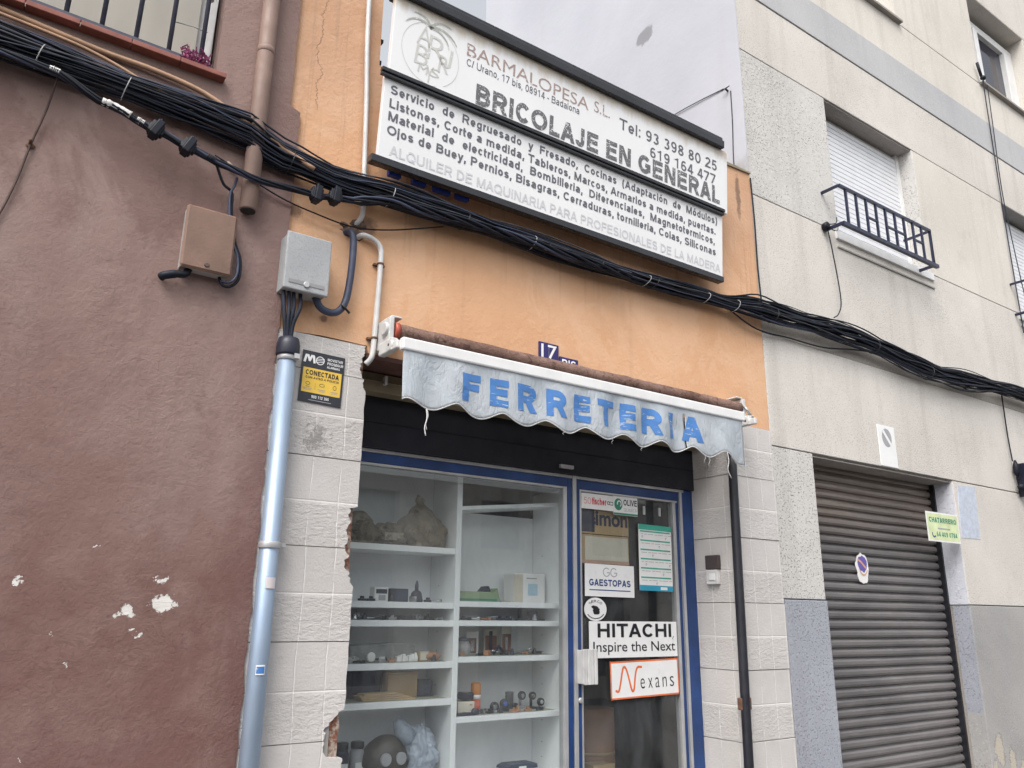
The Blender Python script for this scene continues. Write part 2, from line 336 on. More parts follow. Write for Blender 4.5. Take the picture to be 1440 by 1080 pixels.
BLIND = plain('white slat blind', (.72, .73, .76), .5, var=.04); CREAMB = plain('cream roller blind', (.42, .395, .35), .8, var=.06, scale=2)
SILLR = plain('red clay sill', (.24, .085, .065), .7, var=.25, scale=12)
TINS = plain('violet foil', (.5, .2, .36), .2, .7, var=.7, scale=120)
RUST = plain('rusty iron', (.14, .07, .045), .85, var=.4, scale=30)
ASPH = plain('asphalt', (.05, .05, .052), .9, var=.2, scale=4, bumpy=.5); PAVE = plain('pavement slabs', (.30, .29, .28), .85, var=.15, scale=3, bumpy=.4)
PURPLE = plain('purple print', (.12, .09, .34), .5); ORPR = plain('orange print', (.62, .34, .2), .5)
DKGLASS = Mat('dark window glass').out((.012, .014, .03), .06)
GAP = plain('dark joint', (.27, .26, .25), .95)

# ---------------------------------------------------------------- mesh helpers
def root_loc(o):
    while o.parent: o = o.parent
    return o.location
class MB:
    def __init__(s): s.b = bmesh.new()
    def face(s, vs):
        try: return s.b.faces.new(vs)
        except ValueError: return None
    def box(s, x0, x1, y0, y1, z0, z1, mat=None):
        v = [s.b.verts.new(p) for p in ((x0, y0, z0), (x1, y0, z0), (x1, y1, z0), (x0, y1, z0), (x0, y0, z1), (x1, y0, z1), (x1, y1, z1), (x0, y1, z1))]
        if mat is not None:
            for q in v: q.co = mat @ q.co
        for q in ((0, 3, 2, 1), (4, 5, 6, 7), (0, 1, 5, 4), (1, 2, 6, 5), (2, 3, 7, 6), (3, 0, 4, 7)): s.face([v[i] for i in q])
        return s
    def quad(s, *p): s.face([s.b.verts.new(q) for q in p]); return s
    def tube(s, pts, r, n=8, cap=True, smooth=True):
        pts = [Vector(p) for p in pts]; rings = []
        t0 = (pts[1]-pts[0]).normalized(); ref = Vector((0, 1, 0)) if abs(t0.y) < .9 else Vector((1, 0, 0))
        a = t0.cross(ref).normalized()
        for i, p in enumerate(pts):
            t = (pts[min(i+1, len(pts)-1)]-pts[max(i-1, 0)]).normalized()
            a = (a-t*a.dot(t)).normalized(); b = t.cross(a)
            rr = r[i] if isinstance(r, (list, tuple)) else r
            rings.append([s.b.verts.new(p+(a*cos(2*pi*k/n)+b*sin(2*pi*k/n))*rr) for k in range(n)])
        for i in range(len(rings)-1):
            for k in range(n):
                fc = s.face((rings[i][k], rings[i][(k+1) % n], rings[i+1][(k+1) % n], rings[i+1][k]))
                if fc and smooth: fc.smooth = True
        if cap: s.face(rings[0][::-1]); s.face(rings[-1])
        return s
    def cyl(s, p, q, r, n=20): return s.tube([p, q], r, n)
    def lathe(s, c, prof, n=20, axis='z'):                      # prof: (radius, height)
        rings = []
        for r, h in prof:
            ring = []
            for k in range(n):
                a = 2*pi*k/n; v = (r*cos(a), r*sin(a), h) if axis == 'z' else (r*cos(a), h, r*sin(a))
                ring.append(s.b.verts.new(Vector(c)+Vector(v)))
            rings.append(ring)
        for i in range(len(rings)-1):
            for k in range(n):
                fc = s.face((rings[i][k], rings[i][(k+1) % n], rings[i+1][(k+1) % n], rings[i+1][k]))
                if fc: fc.smooth = True
        s.face(rings[0][::-1]); s.face(rings[-1]); return s
    def prism(s, outer, holes=(), y0=0., y1=.1, plane='xz'):    # outline with holes, given thickness
        P = []; E = []
        for lp in (outer, *holes):
            k = len(P); P += [Vector(p) for p in lp]; E += [(k+i, k+(i+1) % len(lp)) for i in range(len(lp))]
        vs, es, fs, *_ = geometry.delaunay_2d_cdt(P, E, [], 0, 1e-6)
        def inside(p):
            n = 0
            for i, j in E:
                u, v = P[i], P[j]
                if (u.y > p.y) != (v.y > p.y) and p.x < u.x+(p.y-u.y)*(v.x-u.x)/(v.y-u.y): n += 1
            return n % 2
        fs = [q for q in fs if inside((vs[q[0]]+vs[q[1]]+vs[q[2]])/3)]
        mk = (lambda v, d: (v.x, d, v.y)) if plane == 'xz' else (lambda v, d: (v.x, v.y, d))
        A = [s.b.verts.new(mk(v, y0)) for v in vs]; B = [s.b.verts.new(mk(v, y1)) for v in vs]
        cnt = {}
        for q in fs:
            s.face([A[i] for i in q]); s.face([B[i] for i in q][::-1])
            for i in range(len(q)):
                e = (q[i], q[(i+1) % len(q)]); cnt[e] = 1
        for (i, j) in list(cnt):
            if (j, i) not in cnt: s.face((A[j], A[i], B[i], B[j]))
        return s
    def blob(s, c, rad, seed=0, amp=.15, fr=2.5, pinch=0, flat=True, sub=4):
        r = bmesh.ops.create_icosphere(s.b, subdivisions=sub, radius=1); o = Vector((seed*7.1, seed*3.3, seed))
        for v in r['verts']:
            d = v.co.copy(); k = 1+amp*(noise.noise(d*fr+o)*1.3+.6*noise.noise(d*fr*2.3+o))
            if pinch and d.z > .1: k *= 1-pinch*(d.z-.1)*(1-d.z*.35)
            if pinch: k *= 1-.09*max(0, 1-abs(noise.noise(d*3.1+o))*5)-.05*max(0, 1-abs(noise.noise(d*6.3+o))*4)
            v.co = Vector((d.x*rad[0]*k, d.y*rad[1]*k, d.z*rad[2]*(k if not pinch else 1+amp*.5*noise.noise(d*fr+o))))
            if flat and v.co.z < -rad[2]*.55: v.co.z = -rad[2]*.55
            v.co += Vector(c)
        for fc in s.b.faces: fc.smooth = True
        return s
    def build(s, name, mat, parent=None, bevel=0, local=False, seg=2):
        bmesh.ops.recalc_face_normals(s.b, faces=s.b.faces[:])
        me = bpy.data.meshes.new(name); s.b.to_mesh(me); s.b.free()
        me.materials.append(mat)
        o = bpy.data.objects.new(name, me); COL.objects.link(o)
        if parent:
            o.parent = parent
            if not local:
                L = root_loc(parent); me.transform(Matrix.Translation(-L))
        if bevel:
            md = o.modifiers.new('bevel', 'BEVEL'); md.width = bevel; md.segments = seg; md.limit_method = 'ANGLE'; md.angle_limit = radians(40)
        return o
def tag(o, label=None, cat=None, group=None, kind=None):
    if label: o['label'] = label
    if cat: o['category'] = cat
    if group: o['group'] = group
    if kind: o['kind'] = kind
    return o
def thing(name, label, cat, loc=(0, 0, 0), rot=None, group=None):
    o = bpy.data.objects.new(name, None); COL.objects.link(o); o.location = loc; o.empty_display_size = .05
    if rot: o.rotation_euler = rot
    return tag(o, label, cat, group)
def arc(pts, n=6):                                              # smooth curve through points
    P = [Vector(p) for p in pts]; P = [2*P[0]-P[1]]+P+[2*P[-1]-P[-2]]; out = []
    for i in range(1, len(P)-2):
        for k in range(n):
            t = k/n; a, b, c, d = P[i-1:i+3]
            out.append(.5*((2*b)+(c-a)*t+(2*a-5*b+4*c-d)*t*t+(3*b-a-3*c+d)*t**3))
    return out+[P[-2]]
def lerp_tab(tab, x):
    if x <= tab[0][0]: return tab[0][1]
    for (a, u), (b, v) in zip(tab, tab[1:]):
        if x <= b: t = (x-a)/(b-a); t = t*t*(3-2*t); return u+(v-u)*t
    return tab[-1][1]
_cap = {}
def text_mesh(s, bold=0, shear=0):
    cu = bpy.data.curves.new('t', 'FONT'); cu.body = s; cu.size = 1; cu.offset = bold; cu.shear = shear; cu.resolution_u = 3
    o = bpy.data.objects.new('t', cu); COL.objects.link(o)
    dg = bpy.context.evaluated_depsgraph_get(); dg.update()
    me = bpy.data.meshes.new_from_object(o.evaluated_get(dg))
    bpy.data.objects.remove(o); bpy.data.curves.remove(cu)
    return me
def finish_text(me, mat, parent, name, dis, sub):
    if sub:
        bm = bmesh.new(); bm.from_mesh(me); bmesh.ops.triangulate(bm, faces=bm.faces[:]); bmesh.ops.subdivide_edges(bm, edges=bm.edges[:], cuts=sub, use_grid_fill=True)
        bm.to_mesh(me); bm.free()
    if dis:
        for v in me.vertices: v.co = dis(v.co)
    me.name = name; me.materials.clear(); me.materials.append(mat)
    o = bpy.data.objects.new(name, me); COL.objects.link(o); o.parent = parent
    return o
def text(s, x0, x1, y, cap, z, mat, parent, bold=0, shear=0, name='lettering', slope=0, dis=None, sub=0):
    if bold not in _cap:
        m = text_mesh('H', bold); ys = [v.co.y for v in m.vertices]; _cap[bold] = (min(ys), max(ys)); bpy.data.meshes.remove(m)
    lo, hi = _cap[bold]; me = text_mesh(s, bold, shear); xs = [v.co.x for v in me.vertices]
    a, b = min(xs), max(xs); kx = (x1-x0)/(b-a); ky = cap/(hi-lo)
    for v in me.vertices:
        X = x0+(v.co.x-a)*kx; v.co = Vector((X, y+(v.co.y-lo)*ky+slope*(X-x0), z))
    return finish_text(me, mat, parent, name, dis, sub)
# ---- a plain grotesque alphabet drawn as strokes (cap height 1)
def EL(cx, cy, rx, ry, a0, a1, n=14): return [(cx+rx*cos(radians(a0+(a1-a0)*i/n)), cy+ry*sin(radians(a0+(a1-a0)*i/n))) for i in range(n+1)]
def glyph(c, t):
    h = t/2; X = .735; s = .085; P = []; D = []
    W = dict(zip('ABCDEFGHIJKLMNOPQRSTUVWXYZ', (.93, .93, .95, 1, .9, .84, 1.04, 1, .36, .70, .95, .78, 1.16, 1, 1.08, .92, 1.08, .98, .92, .86, 1, .93, 1.3, .93, .93, .86)))
    W.update(dict(zip('abcdefghijlmnopqrstuvxyz', (.77, .78, .70, .78, .76, .42, .78, .77, .31, .31, .31, 1.14, .77, .78, .78, .78, .48, .70, .42, .77, .70, .70, .70, .68)))); W.update({d: .78 for d in '0123456789'})
    W.update({' ': .40, ',': .36, '.': .36, ':': .36, '/': .42, '-': .46, '(': .46, ')': .46, 'ó': .78})
    w = W.get(c, .8); L, R, M = s+h, w-s-h, w/2; T, B = 1-h, h; XT = X-h
    def st(x, y0=0, y1=1): P.append([(x, y0), (x, y1)])
    def ba(y, x0, x1): P.append([(x0, y), (x1, y)])
    def dg(x0, y0, x1, y1): D.append((x0, y0, x1, y1))
    bowl = lambda cx=M: P.append(EL(cx, X/2, (w-2*s)/2-h, X/2-h, 0, 360, 22)[:-1]+[EL(cx, X/2, (w-2*s)/2-h, X/2-h, 0, 0, 1)[0]])
    if c == 'A': k = h*1.1; dg(k+.01, 0, M-.0, 1); dg(w-k-.01, 0, M+.0, 1); ba(.31, w*.24, w*.76)
    elif c in 'BPR':
        m = .47 if c != 'B' else .53; r = (1-m)/2; rx = min(.26, R-L)
        st(L); P.append([(L, T), (R-rx, T)]+EL(R-rx, (T+m)/2, rx, (T-m)/2, 90, -90)+[(L, m)])
        if c == 'B': P.append([(L, m), (R-rx+.03, m)]+EL(R-rx+.03, (B+m)/2, rx, (m-B)/2, 90, -90)+[(L, B)])
        if c == 'R': dg(R-rx*.9, m, R+.02, 0)
    elif c == 'C': P.append(EL(M+.03, .5, M-s*.55-h, .5-h, 40, 320, 24))
    elif c == 'G': P.append(EL(M, .5, M-s*.7-h, .5-h, 42, 325, 24)+[(w-s-h, .27), (w-s-h, .42)]); ba(.46, M+.04, w-s)
    elif c == 'D': st(L); rx = .42; P.append([(L, T), (R-rx, T)]+EL(R-rx, .5, rx, .5-h, 90, -90)+[(L, B)])
    elif c in 'EF':
        st(L); ba(T, L, w-s*.8); ba(.53, L, w-s*1.3)
        if c == 'E': ba(B, L, w-s*.7)
    elif c == 'H': st(L); st(R); ba(.52, L, R)
    elif c == 'I': st(M)
    elif c == 'J': P.append([(R, 1), (R, .3)]+EL((R+.04+h)/2, .3, (R-.04-h)/2, .3-h, 0, -180))
    elif c == 'K': st(L); dg(L+.02, .33, w-s-h*.7, 1); dg(L+.2, .52, w-s*.3-h, 0)
    elif c == 'L': st(L); ba(B, L, w-s*.6)
    elif c == 'M': st(L); st(R); dg(L+.02, 1, M, 0); dg(R-.02, 1, M, 0)
    elif c == 'N': st(L); st(R); dg(L+h*.3, 1, R-h*.3, 0)
    elif c in 'OQ':
        P.append(EL(M, .5, M-s*.6-h, .5-h, 0, 360, 28))
        if c == 'Q': dg(M+.12, .3, w-s-h, -.04)
    elif c in 'Ss':
        top, ry = (1, .25) if c == 'S' else (X, X/4); rx = M-s*.75-h; q = (top-t)/4
        P.append(EL(M, top-h-q, rx*.93, q, 22, 270, 16)[:-1]+EL(M, h+q, rx, q, 90, -158, 16))
    elif c == 'T': st(M, 0, 1-t); ba(T, .03, w-.03)
    elif c == 'U': P.append([(L, 1), (L, .36)]+EL(M, .36, M-L, .36-h, 180, 360)+[(R, 1)])
    elif c in 'Vv': k = 1 if c == 'V' else X; dg(h+.02, k, M, 0); dg(w-h-.02, k, M, 0)
    elif c == 'W': dg(h+.02, 1, w*.27, 0); dg(M, 1, w*.27, 0); dg(M, 1, w*.73, 0); dg(w-h-.02, 1, w*.73, 0)
    elif c in 'Xx': k = 1 if c == 'X' else X; dg(h+.03, 0, w-h-.03, k); dg(h+.03, k, w-h-.03, 0)
    elif c == 'Y': st(M, 0, .45); dg(h+.02, 1, M, .42); dg(w-h-.02, 1, M, .42)
    elif c in 'Zz': k = 1 if c == 'Z' else X; ba(k-h, .05, w-.05); ba(B, .05, w-.05); dg(.06+h, t, w-.06-h, k-t)
    elif c == 'a': st(R, 0, X*.7); P.append([(R, X*.6)]+EL(M, XT-.17, R-M, .17, 0, 160)); P.append([(R, X*.56), (M, X*.54)]+EL(M-.02, X*.29, M-.02-L+.02, X*.29-h, 95, 270)+EL(M+.04, X*.36, R-M-.04, X*.36-h, -90, -25, 6))
    elif c in 'bdpq': bowl(); st(L if c in 'bp' else R, *((0, 1) if c in 'bd' else (-.28, X)))
    elif c == 'c': P.append(EL(M, X/2, M-s*.8-h, X/2-h, 42, 318, 20))
    elif c == 'e': P.append([(L, X*.5), (R, X*.5)]+EL(M, X/2, R-M, X/2-h, 0, 318, 22)[1:]) if 0 else (P.append(EL(M, X/2, R-M, X/2-h, 0, 320, 22)), ba(X*.48, L, R+h))
    elif c == 'f': P.append([(M-.03, 0), (M-.03, .80)]+EL(M+.12, .80, .15, .2-h, 180, 95, 8)); ba(XT, .02, w-.02)
    elif c == 'g': bowl(); P.append([(R, X), (R, -.06)]+EL(M, -.06, R-M, .22-h, 0, -155))
    elif c in 'hn': st(L, 0, 1 if c == 'h' else X); P.append(EL(M+.0, XT-.2, R-M, .2, 180, 0)+[(R, 0)])
    elif c == 'm': st(L, 0, X); m1 = M; P.append(EL((L+m1)/2, XT-.18, (m1-L)/2, .18, 180, 0)+[(m1, 0)]); P.append(EL((R+m1)/2, XT-.18, (R-m1)/2, .18, 180, 0)+[(R, 0)])
    elif c in 'ij':
        if c == 'i': st(M, 0, X)
        else: P.append([(M, X), (M, -.1)]+EL(M-.13, -.1, .13, .18-h, 0, -80, 8))
        P.append([(M, 1-t*1.05), (M, 1)])
    elif c == 'l': st(M)
    elif c in 'oó':
        bowl()
        if c == 'ó': dg(M-.03, .84, M+.10, 1.04)
    elif c == 'r': st(L, 0, X); P.append(EL(L+.22, XT-.22, .22, .22, 180, 85))
    elif c == 't': P.append([(M-.05, .95), (M-.05, .2)]+EL(M+.1, .2, .15, .2-h, 180, 280, 8)); ba(XT, .02, w-.03)
    elif c == 'u': st(R, 0, X); P.append([(L, X), (L, .22)]+EL(M, .22, M-L, .22-h, 180, 360))
    elif c == 'y': dg(h+.02, X, M+.02, 0); dg(w-h-.02, X, M-.10, -.28); ba(-.28+h, .08, M-.08)
    elif c == '0': P.append(EL(M, .5, M-s*.7-h, .5-h, 0, 360, 26))
    elif c == '1': st(M+.06); dg(.18, .76, M+.06, 1-h)
    elif c == '2': P.append(EL(M, .72, M-s-h, .28-h, 165, -25, 14)+[(.1+h, t)]); ba(B, .06, w-s*.7)
    elif c == '3': P.append(EL(M-.02, .745, M-s-h-.02, .255-h, 150, -90, 14)); P.append(EL(M-.02, .28, M-s-h, .28-h, 90, -155, 14))
    elif c == '4': st(w*.68); ba(.27, .05, w-.04); dg(.08+h, .27, w*.68-h*.6, 1)
    elif c == '5': P.append(EL(M-.02, .33, M-s-h, .33-h, 125, -155, 18)); ba(T, L+.06, R); dg(L+.02, .45, L+.08, 1)
    elif c == '6': P.append(EL(M, .32, M-s-h, .32-h, 0, 360, 22)); P.append(EL(M+.02, .55, M-s-h+.02, .45-h, 50, 195, 14))
    elif c == '7': ba(T, .06, w-.06); dg(M-.12, 0, w-.07-h, 1-t)
    elif c == '8': P.append(EL(M, .745, M-s-h-.03, .255-h, 0, 360, 20)); P.append(EL(M, .275, M-s-h, .275-h, 0, 360, 20))
    elif c == '9': P.append(EL(M, .68, M-s-h, .32-h, 0, 360, 22)); P.append(EL(M-.02, .45, M-s-h+.02, .45-h, 230, 375, 14))
    elif c == ',': dg(M-.04, -.16, M+.02, t*1.05)
    elif c == '.': st(M, 0, t*1.1)
    elif c == ':': st(M, 0, t*1.1); st(M, X-t*1.1, X)
    elif c == '/': dg(.02+h, 0, w-.02-h, 1)
    elif c == '-': ba(.36, .06, w-.06)
    elif c in '()': P.append(EL(w+.02, .4, .34, .72, 125, 235, 12) if c == '(' else EL(-.02, .4, .34, .72, 55, -55, 12))
    return w, P, D
def glyph_mesh(s, t):
    bm = bmesh.new(); x = 0; lay = 0
    for ch in s:
        w, P, D = glyph(ch, t)
        for p in P:
            q = [Vector((x+a, b)) for a, b in p]; q = [q[0]]+[b for a, b in zip(q, q[1:]) if (b-a).length > 1e-4]; lay += 1; vs = []
            closed = len(q) > 6 and (q[0]-q[-1]).length < 1e-3
            for i in range(len(q)):
                a = q[i]-q[i-1] if i else (q[-1]-q[-2] if closed else q[1]-q[0]); b = q[i+1]-q[i] if i+1 < len(q) else (q[1]-q[0] if closed else q[i]-q[i-1])
                a.normalize(); b.normalize(); na = Vector((-a.y, a.x)); nb = Vector((-b.y, b.x)); n = na+nb
                n = n.normalized()*min(1.5, 1/max(.3, n.normalized().dot(na))) if n.length > .2 else na
                vs.append([bm.verts.new((*(q[i]+n*t/2*sg), lay*.004)) for sg in (1, -1)])
            for u, v in zip(vs, vs[1:]): bm.faces.new((u[1], v[1], v[0], u[0]))
        for (x0, y0, x1, y1) in D:
            lay += 1; d = Vector((x1-x0, y1-y0)); hw = t/2*d.length/abs(d.y)
            bm.faces.new([bm.verts.new((x+a, b, lay*.004)) for a, b in ((x0-hw, y0), (x0+hw, y0), (x1+hw, y1), (x1-hw, y1))])
        x += w
    zmax = max(1, lay)
    for v in bm.verts: v.co.z = (v.co.z/.004 % 7)
    bmesh.ops.recalc_face_normals(bm, faces=bm.faces[:])
    for f_ in bm.faces:
        if f_.normal.z < 0: f_.normal_flip()
    me = bpy.data.meshes.new('lettering'); bm.to_mesh(me); bm.free(); return me
def sign_text(s, x0, x1, y, cap, z, mat, parent, wt=.135, name='lettering', slope=0, dis=None, sub=0):
    me = glyph_mesh(s, wt); xs = [v.co.x for v in me.vertices]; a, b = min(xs), max(xs); kx = (x1-x0)/(b-a)
    for v in me.vertices: X = x0+(v.co.x-a)*kx; v.co = Vector((X, y+v.co.y*cap+slope*(X-x0), z+v.co.z*.00008))
    return finish_text(me, mat, parent, name, dis, sub)
def strip(mb, pts, w, z):                                       # flat inked line in a local plane
    for (x0, y0), (x1, y1) in zip(pts, pts[1:]):
        d = Vector((x1-x0, y1-y0)); 
        if d.length < 1e-6: continue
        d.normalize(); n = Vector((-d.y, d.x))*w/2; e = d*w*.3
        mb.quad((x0+n.x-e.x, y0+n.y-e.y, z), (x0-n.x-e.x, y0-n.y-e.y, z), (x1-n.x+e.x, y1-n.y+e.y, z), (x1+n.x+e.x, y1+n.y+e.y, z))
        z += 2e-6
    return mb
def ring(mb, c, rx, ry, w, z, n=36, a0=0, a1=2*pi):
    for k in range(n):
        p = []
        for t in (a0+(a1-a0)*k/n, a0+(a1-a0)*(k+1)/n):
            p.append(((c[0]+rx*cos(t), c[1]+ry*sin(t), z), (c[0]+(rx-w)*cos(t), c[1]+(ry-w)*sin(t), z)))
        mb.quad(p[0][0], p[1][0], p[1][1], p[0][1])
    return mb
def disc(mb, c, rx, ry, z, n=32): mb.face([mb.b.verts.new((c[0]+rx*cos(2*pi*k/n), c[1]+ry*sin(2*pi*k/n), z)) for k in range(n)]); return mb
def rect(mb, x0, x1, y0, y1, z): return mb.quad((x0, y0, z), (x1, y0, z), (x1, y1, z), (x0, y1, z))
UPR = (radians(90), 0, 0)
def jag(x, z0, z1, step, amp, seed):                            # ragged vertical edge
    n = max(2, int((z1-z0)/step)); return [(x+amp*(noise.noise(Vector((seed, (z0+(z1-z0)*i/n)*9, 0)))*.7+noise.noise(Vector((seed, (z0+(z1-z0)*i/n)*41, 5)))*.5), z0+(z1-z0)*i/n) for i in range(n+1)]
# ---------------------------------------------------------------- the ground and the street
MB().quad((-400, -400, -.13), (400, -400, -.13), (400, 400, -.13), (-400, 400, -.13)).build('road', ASPH)['kind'] = 'structure'
MB().box(-40, 60, -1.25, .6, -.3, 0).build('pavement', PAVE, bevel=.01)['kind'] = 'structure'
opp = thing('terraced_house', 'plain rendered terraced house on the far side of the street', 'house', (0, -10, -.13))
MB().prism([(-14, -.13), (22, -.13), (22, 4.2), (-14, 4.2)], [[(x, z), (x+1.1, z), (x+1.1, z+h), (x, z+h)] for x in range(-12, 21, 3) for z, h in ((.3, 2.1), (2.9, 1.0))], -10.3, -10).build('wall', CONC_S, opp)
MB().box(-14, 22, -10.29, -10.2, 0, 4.1).build('glazing', DKGLASS, opp)
MB().box(-14, 22, -14, -10.3, -.13, 4.1).build('rear_block', CONC_S, opp)

# ---------------------------------------------------------------- brown house on the left
h = thing('brown_house', 'house with rough brown painted render and peeled white chips at the far left', 'house', (-1, 0, 0))
edge = jag(1.080, 0, 2.84, .03, .012, 3)+jag(1.083, 2.86, 4.0, .05, .006, 4)+jag(1.03, 4.02, 8, .08, .012, 5)
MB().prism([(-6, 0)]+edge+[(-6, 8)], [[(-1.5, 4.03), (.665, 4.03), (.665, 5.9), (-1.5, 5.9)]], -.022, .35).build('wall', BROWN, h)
MB().box(-6, 1.02, .36, 5, 0, 8).build('rear_block', DARKIN, h)
win = MB().box(-1.5, .655, .10, .13, 4.03, 5.9).build('window', WHITE, h)
b = MB()
for i in range(9):
    x = -1.45+i*.225; b.quad((x, .07+.004*(i % 2), 4.075), (x+.225, .07+.004*((i+1) % 2), 4.075), (x+.225, .07+.004*((i+1) % 2), 5.9), (x, .07+.004*(i % 2), 5.9))
b.build('roller_blind', CREAMB, win)
MB().prism([(.60, 4.07), (.632, 4.06), (.648, 4.6), (.640, 5.5), (.6, 5.5)], (), .035, .055).build('loose_blind_edge', WHITED, win)
b = MB()
for i in range(11): b.box(-1.55+i*.205, -1.55+i*.205+.2025, -.075, .12, 4.004, 4.029)
b.build('sill', SILLR, win, bevel=.003)
for i in range(15):
    x = .592-i*.139
    MB().tube([(x-.006, -.035, 4.045), (x, -.035, 5.0), (x+.004, -.035, 5.9)], .0105, 8).build('bar', BARBLUE, win)
MB().box(-1.5, .64, -.046, -.03, 4.045, 4.062).build('bottom_rail', BARBLUE, win)
MB().cyl((.588, -.05, 4.43), (.6, -.02, 4.43), .014).tube([(.46, -.01, 4.245), (.54, -.02, 4.25), (.6, -.04, 4.232)], .003, 5).build('tie_string', TIE, win)

t = thing('foil_garland', 'small violet and silver foil garland caught on the barred window sill', 'garland', (.56, -.05, 4.035))
b = MB(); random.seed(3)
for i in range(130):
    c = Vector((.50+random.random()*.13, -.05+random.uniform(-.03, .03), 4.045+random.random()**2*.065)); d = Vector((random.uniform(-1, 1), random.uniform(-1, 1), random.uniform(-1, 1))).normalized()*.016; e = d.cross(Vector((random.random(), .3, .8))).normalized()*.0035
    b.quad(c-d-e, c+d-e, c+d+e, c-d+e)
b.build('foil_strands', TINS, t)
t = thing('drain_pipe', 'brown painted downpipe stub above the brown meter box', 'pipe', (.865, -.06, 3.36))
MB().lathe((.872, -.065, 0), [(.035, 3.37), (.040, 3.375), (.040, 4.18), (.040, 8)], 20).build('pipe_tube', DRAINB, t)
MB().lathe((.872, -.065, 0), [(.0405, 4.22), (.0425, 4.222), (.0425, 4.245), (.0405, 4.25)], 20).build('collar', DRAINB, t)
MB().lathe((.872, -.065, 0), [(.034, 3.366), (.034, 3.369)], 20).build('mouth', DARKIN, t)

# ---------------------------------------------------------------- orange hardware shop
h = thing('hardware_shop', 'orange rendered single storey hardware shop with pale tiled piers and blue framed front', 'shop', (2.8, 0, 0))
SX, PX0, PX1 = 4.605, 1.532, 4.125
MB().prism([(1.0, 2.862), (1.085, 2.858), (1.3, 2.87), (1.532, 2.866), (1.54, 2.83), (4.12, 2.83), (4.135, 2.862), (SX, 2.862), (SX, 4.89), (4.15, 4.87), (4.15, 4.48), (1.497, 4.48), (1.493, 7.2), (.95, 7.2), (.95, 4.2)], (), 0, .32).build('wall', ORANGE, h)
b = MB()
for i in range(12): b.box(4.15+i*.038, 4.187+i*.038, -.012, .3, 4.865+.002*i, 4.9+.004*noise.noise(Vector((i*3.1, 0, 0))))
b.build('coping', SHBOX, h)
# tiled piers: courses with open joints, a chipped edge on the left pier
def pier_edge(z):
    e = 1.532+.004*noise.noise(Vector((2, z*14, 1)))
    if z > 2.62: e -= .07*max(0, noise.noise(Vector((9, z*6.5, 2)))+.45)*min(1, (z-2.6)/.1)
    if 1.72 < z < 2.07: e -= .03+.035*abs(noise.noise(Vector((5, z*13, 0))))-.02*max(0, (1.8-z)/.08)
    if z > 2.62 or 1.7 < z < 2.09 or .98 < z < 1.21: e += .013*noise.noise(Vector((4, z*55, 1)))+.010*noise.noise(Vector((7, z*120, 3)))
    if 1.0 < z < 1.19: e -= .09*sin(pi*min(1, (z-1.0)/.26+.25))**.7+.02*noise.noise(Vector((1, z*40, 0)))
    return e
b = MB(); joints = [0, .665, 1.07, 1.4745, 1.879, 2.2835, 2.688, 2.858]
for k, (za, zb) in enumerate(zip(joints, joints[1:])):
    zs = [za+.002+(zb-za-.004)*i/40 for i in range(41)]
    R = [(pier_edge(z), z) for z in zs]; 
    b.prism([(1.076, za+.002)]+R+[(1.076, zb-.002)], (), -.014-.002*(k % 2), .05)
b.build('tile_pier', TILE_L, h, bevel=.003)
MB().box(1.078, 1.47, -.006, .2, 0, 2.86).build('joint_mortar', GAP, h)
MB().prism([(1.40, .9), (1.515, .9)]+[(1.516+.012*noise.noise(Vector((z*23, 1, 4))), .92+z) for z in [i*.04 for i in range(49)]]+[(1.40, 2.86)], (), .004, .33).build('broken_edge', BRICK, h)
MB().box(1.519, 1.529, .012, .33, 1.19, 1.74).box(1.519, 1.529, .012, .33, 2.06, 2.6).box(1.519, 1.529, .012, .33, 0, .98).build('edge_trim', WHITED, h, bevel=.002)
b = MB(); joints = [0, .465, .87, 1.28, 1.686, 2.095, 2.50, 2.858]
for k, (za, zb) in enumerate(zip(joints, joints[1:])):
    b.box(PX1, SX-.004, -.013-.003*(k % 2), .34, za+.002, zb-.002)
b.build('tile_pier', TILE_R, h, bevel=.002)
MB().box(PX1+.012, SX-.004, -.004, .33, 0, 2.86).build('joint_mortar', GAP, h)
MB().box(1.53, PX1, .0, .33, 2.806, 2.829).build('lintel', RUSTW, h)
b = MB().box(1.532, PX1, .20, .33, 2.70, 2.80).box(1.532, PX1, .19, .2, 2.752, 2.758); b.build('shutter_box', SHBOX, h, bevel=.006)
MB().box(1.72, 1.735, .17, .199, 2.74, 2.785).build('box_strap', WHITED, h)
b = MB().box(1.532, PX1, .29, .34, 2.425, 2.70).box(1.532, PX1, .284, .289, 2.56, 2.562)
b.build('fascia_board', DARKW, h, bevel=.004)
YF = .33
fr = MB().box(1.5, 3.077, YF-.02, YF+.04, 2.405, 2.424).box(1.5, 3.012, YF-.012, YF+.04, 2.338, 2.352).box(3.012, 3.04, YF-.012, YF+.04, 0, 2.352).box(3.077, 3.104, YF-.024, YF+.04, 0, 2.424).box(1.5, 1.53, YF-.01, YF+.04, 0, 2.338).build('display_window', ALU, h, bevel=.002)
MB().box(1.5, 3.04, YF-.015, YF+.03, 2.353, 2.404).box(3.041, 3.076, YF-.015, YF+.03, 0, 2.404).build('blue_strip', BLUE, fr, bevel=.002)
MB().box(1.531, 3.0115, YF+.005, YF+.008, .03, 2.337).build('pane', GLASS, fr)
d = MB().box(3.136, 3.150, YF-.014, YF+.03, 0, 2.345).box(3.15, 3.98, YF-.014, YF+.03, 2.332, 2.345).box(3.938, 3.965, YF-.014, YF+.03, 0, 2.332).box(3.105, 4.04, YF-.022, YF+.03, 2.405, 2.424).box(4.0, 4.022, YF-.022, YF+.03, 0, 2.405).build('door', ALU, h, bevel=.002)
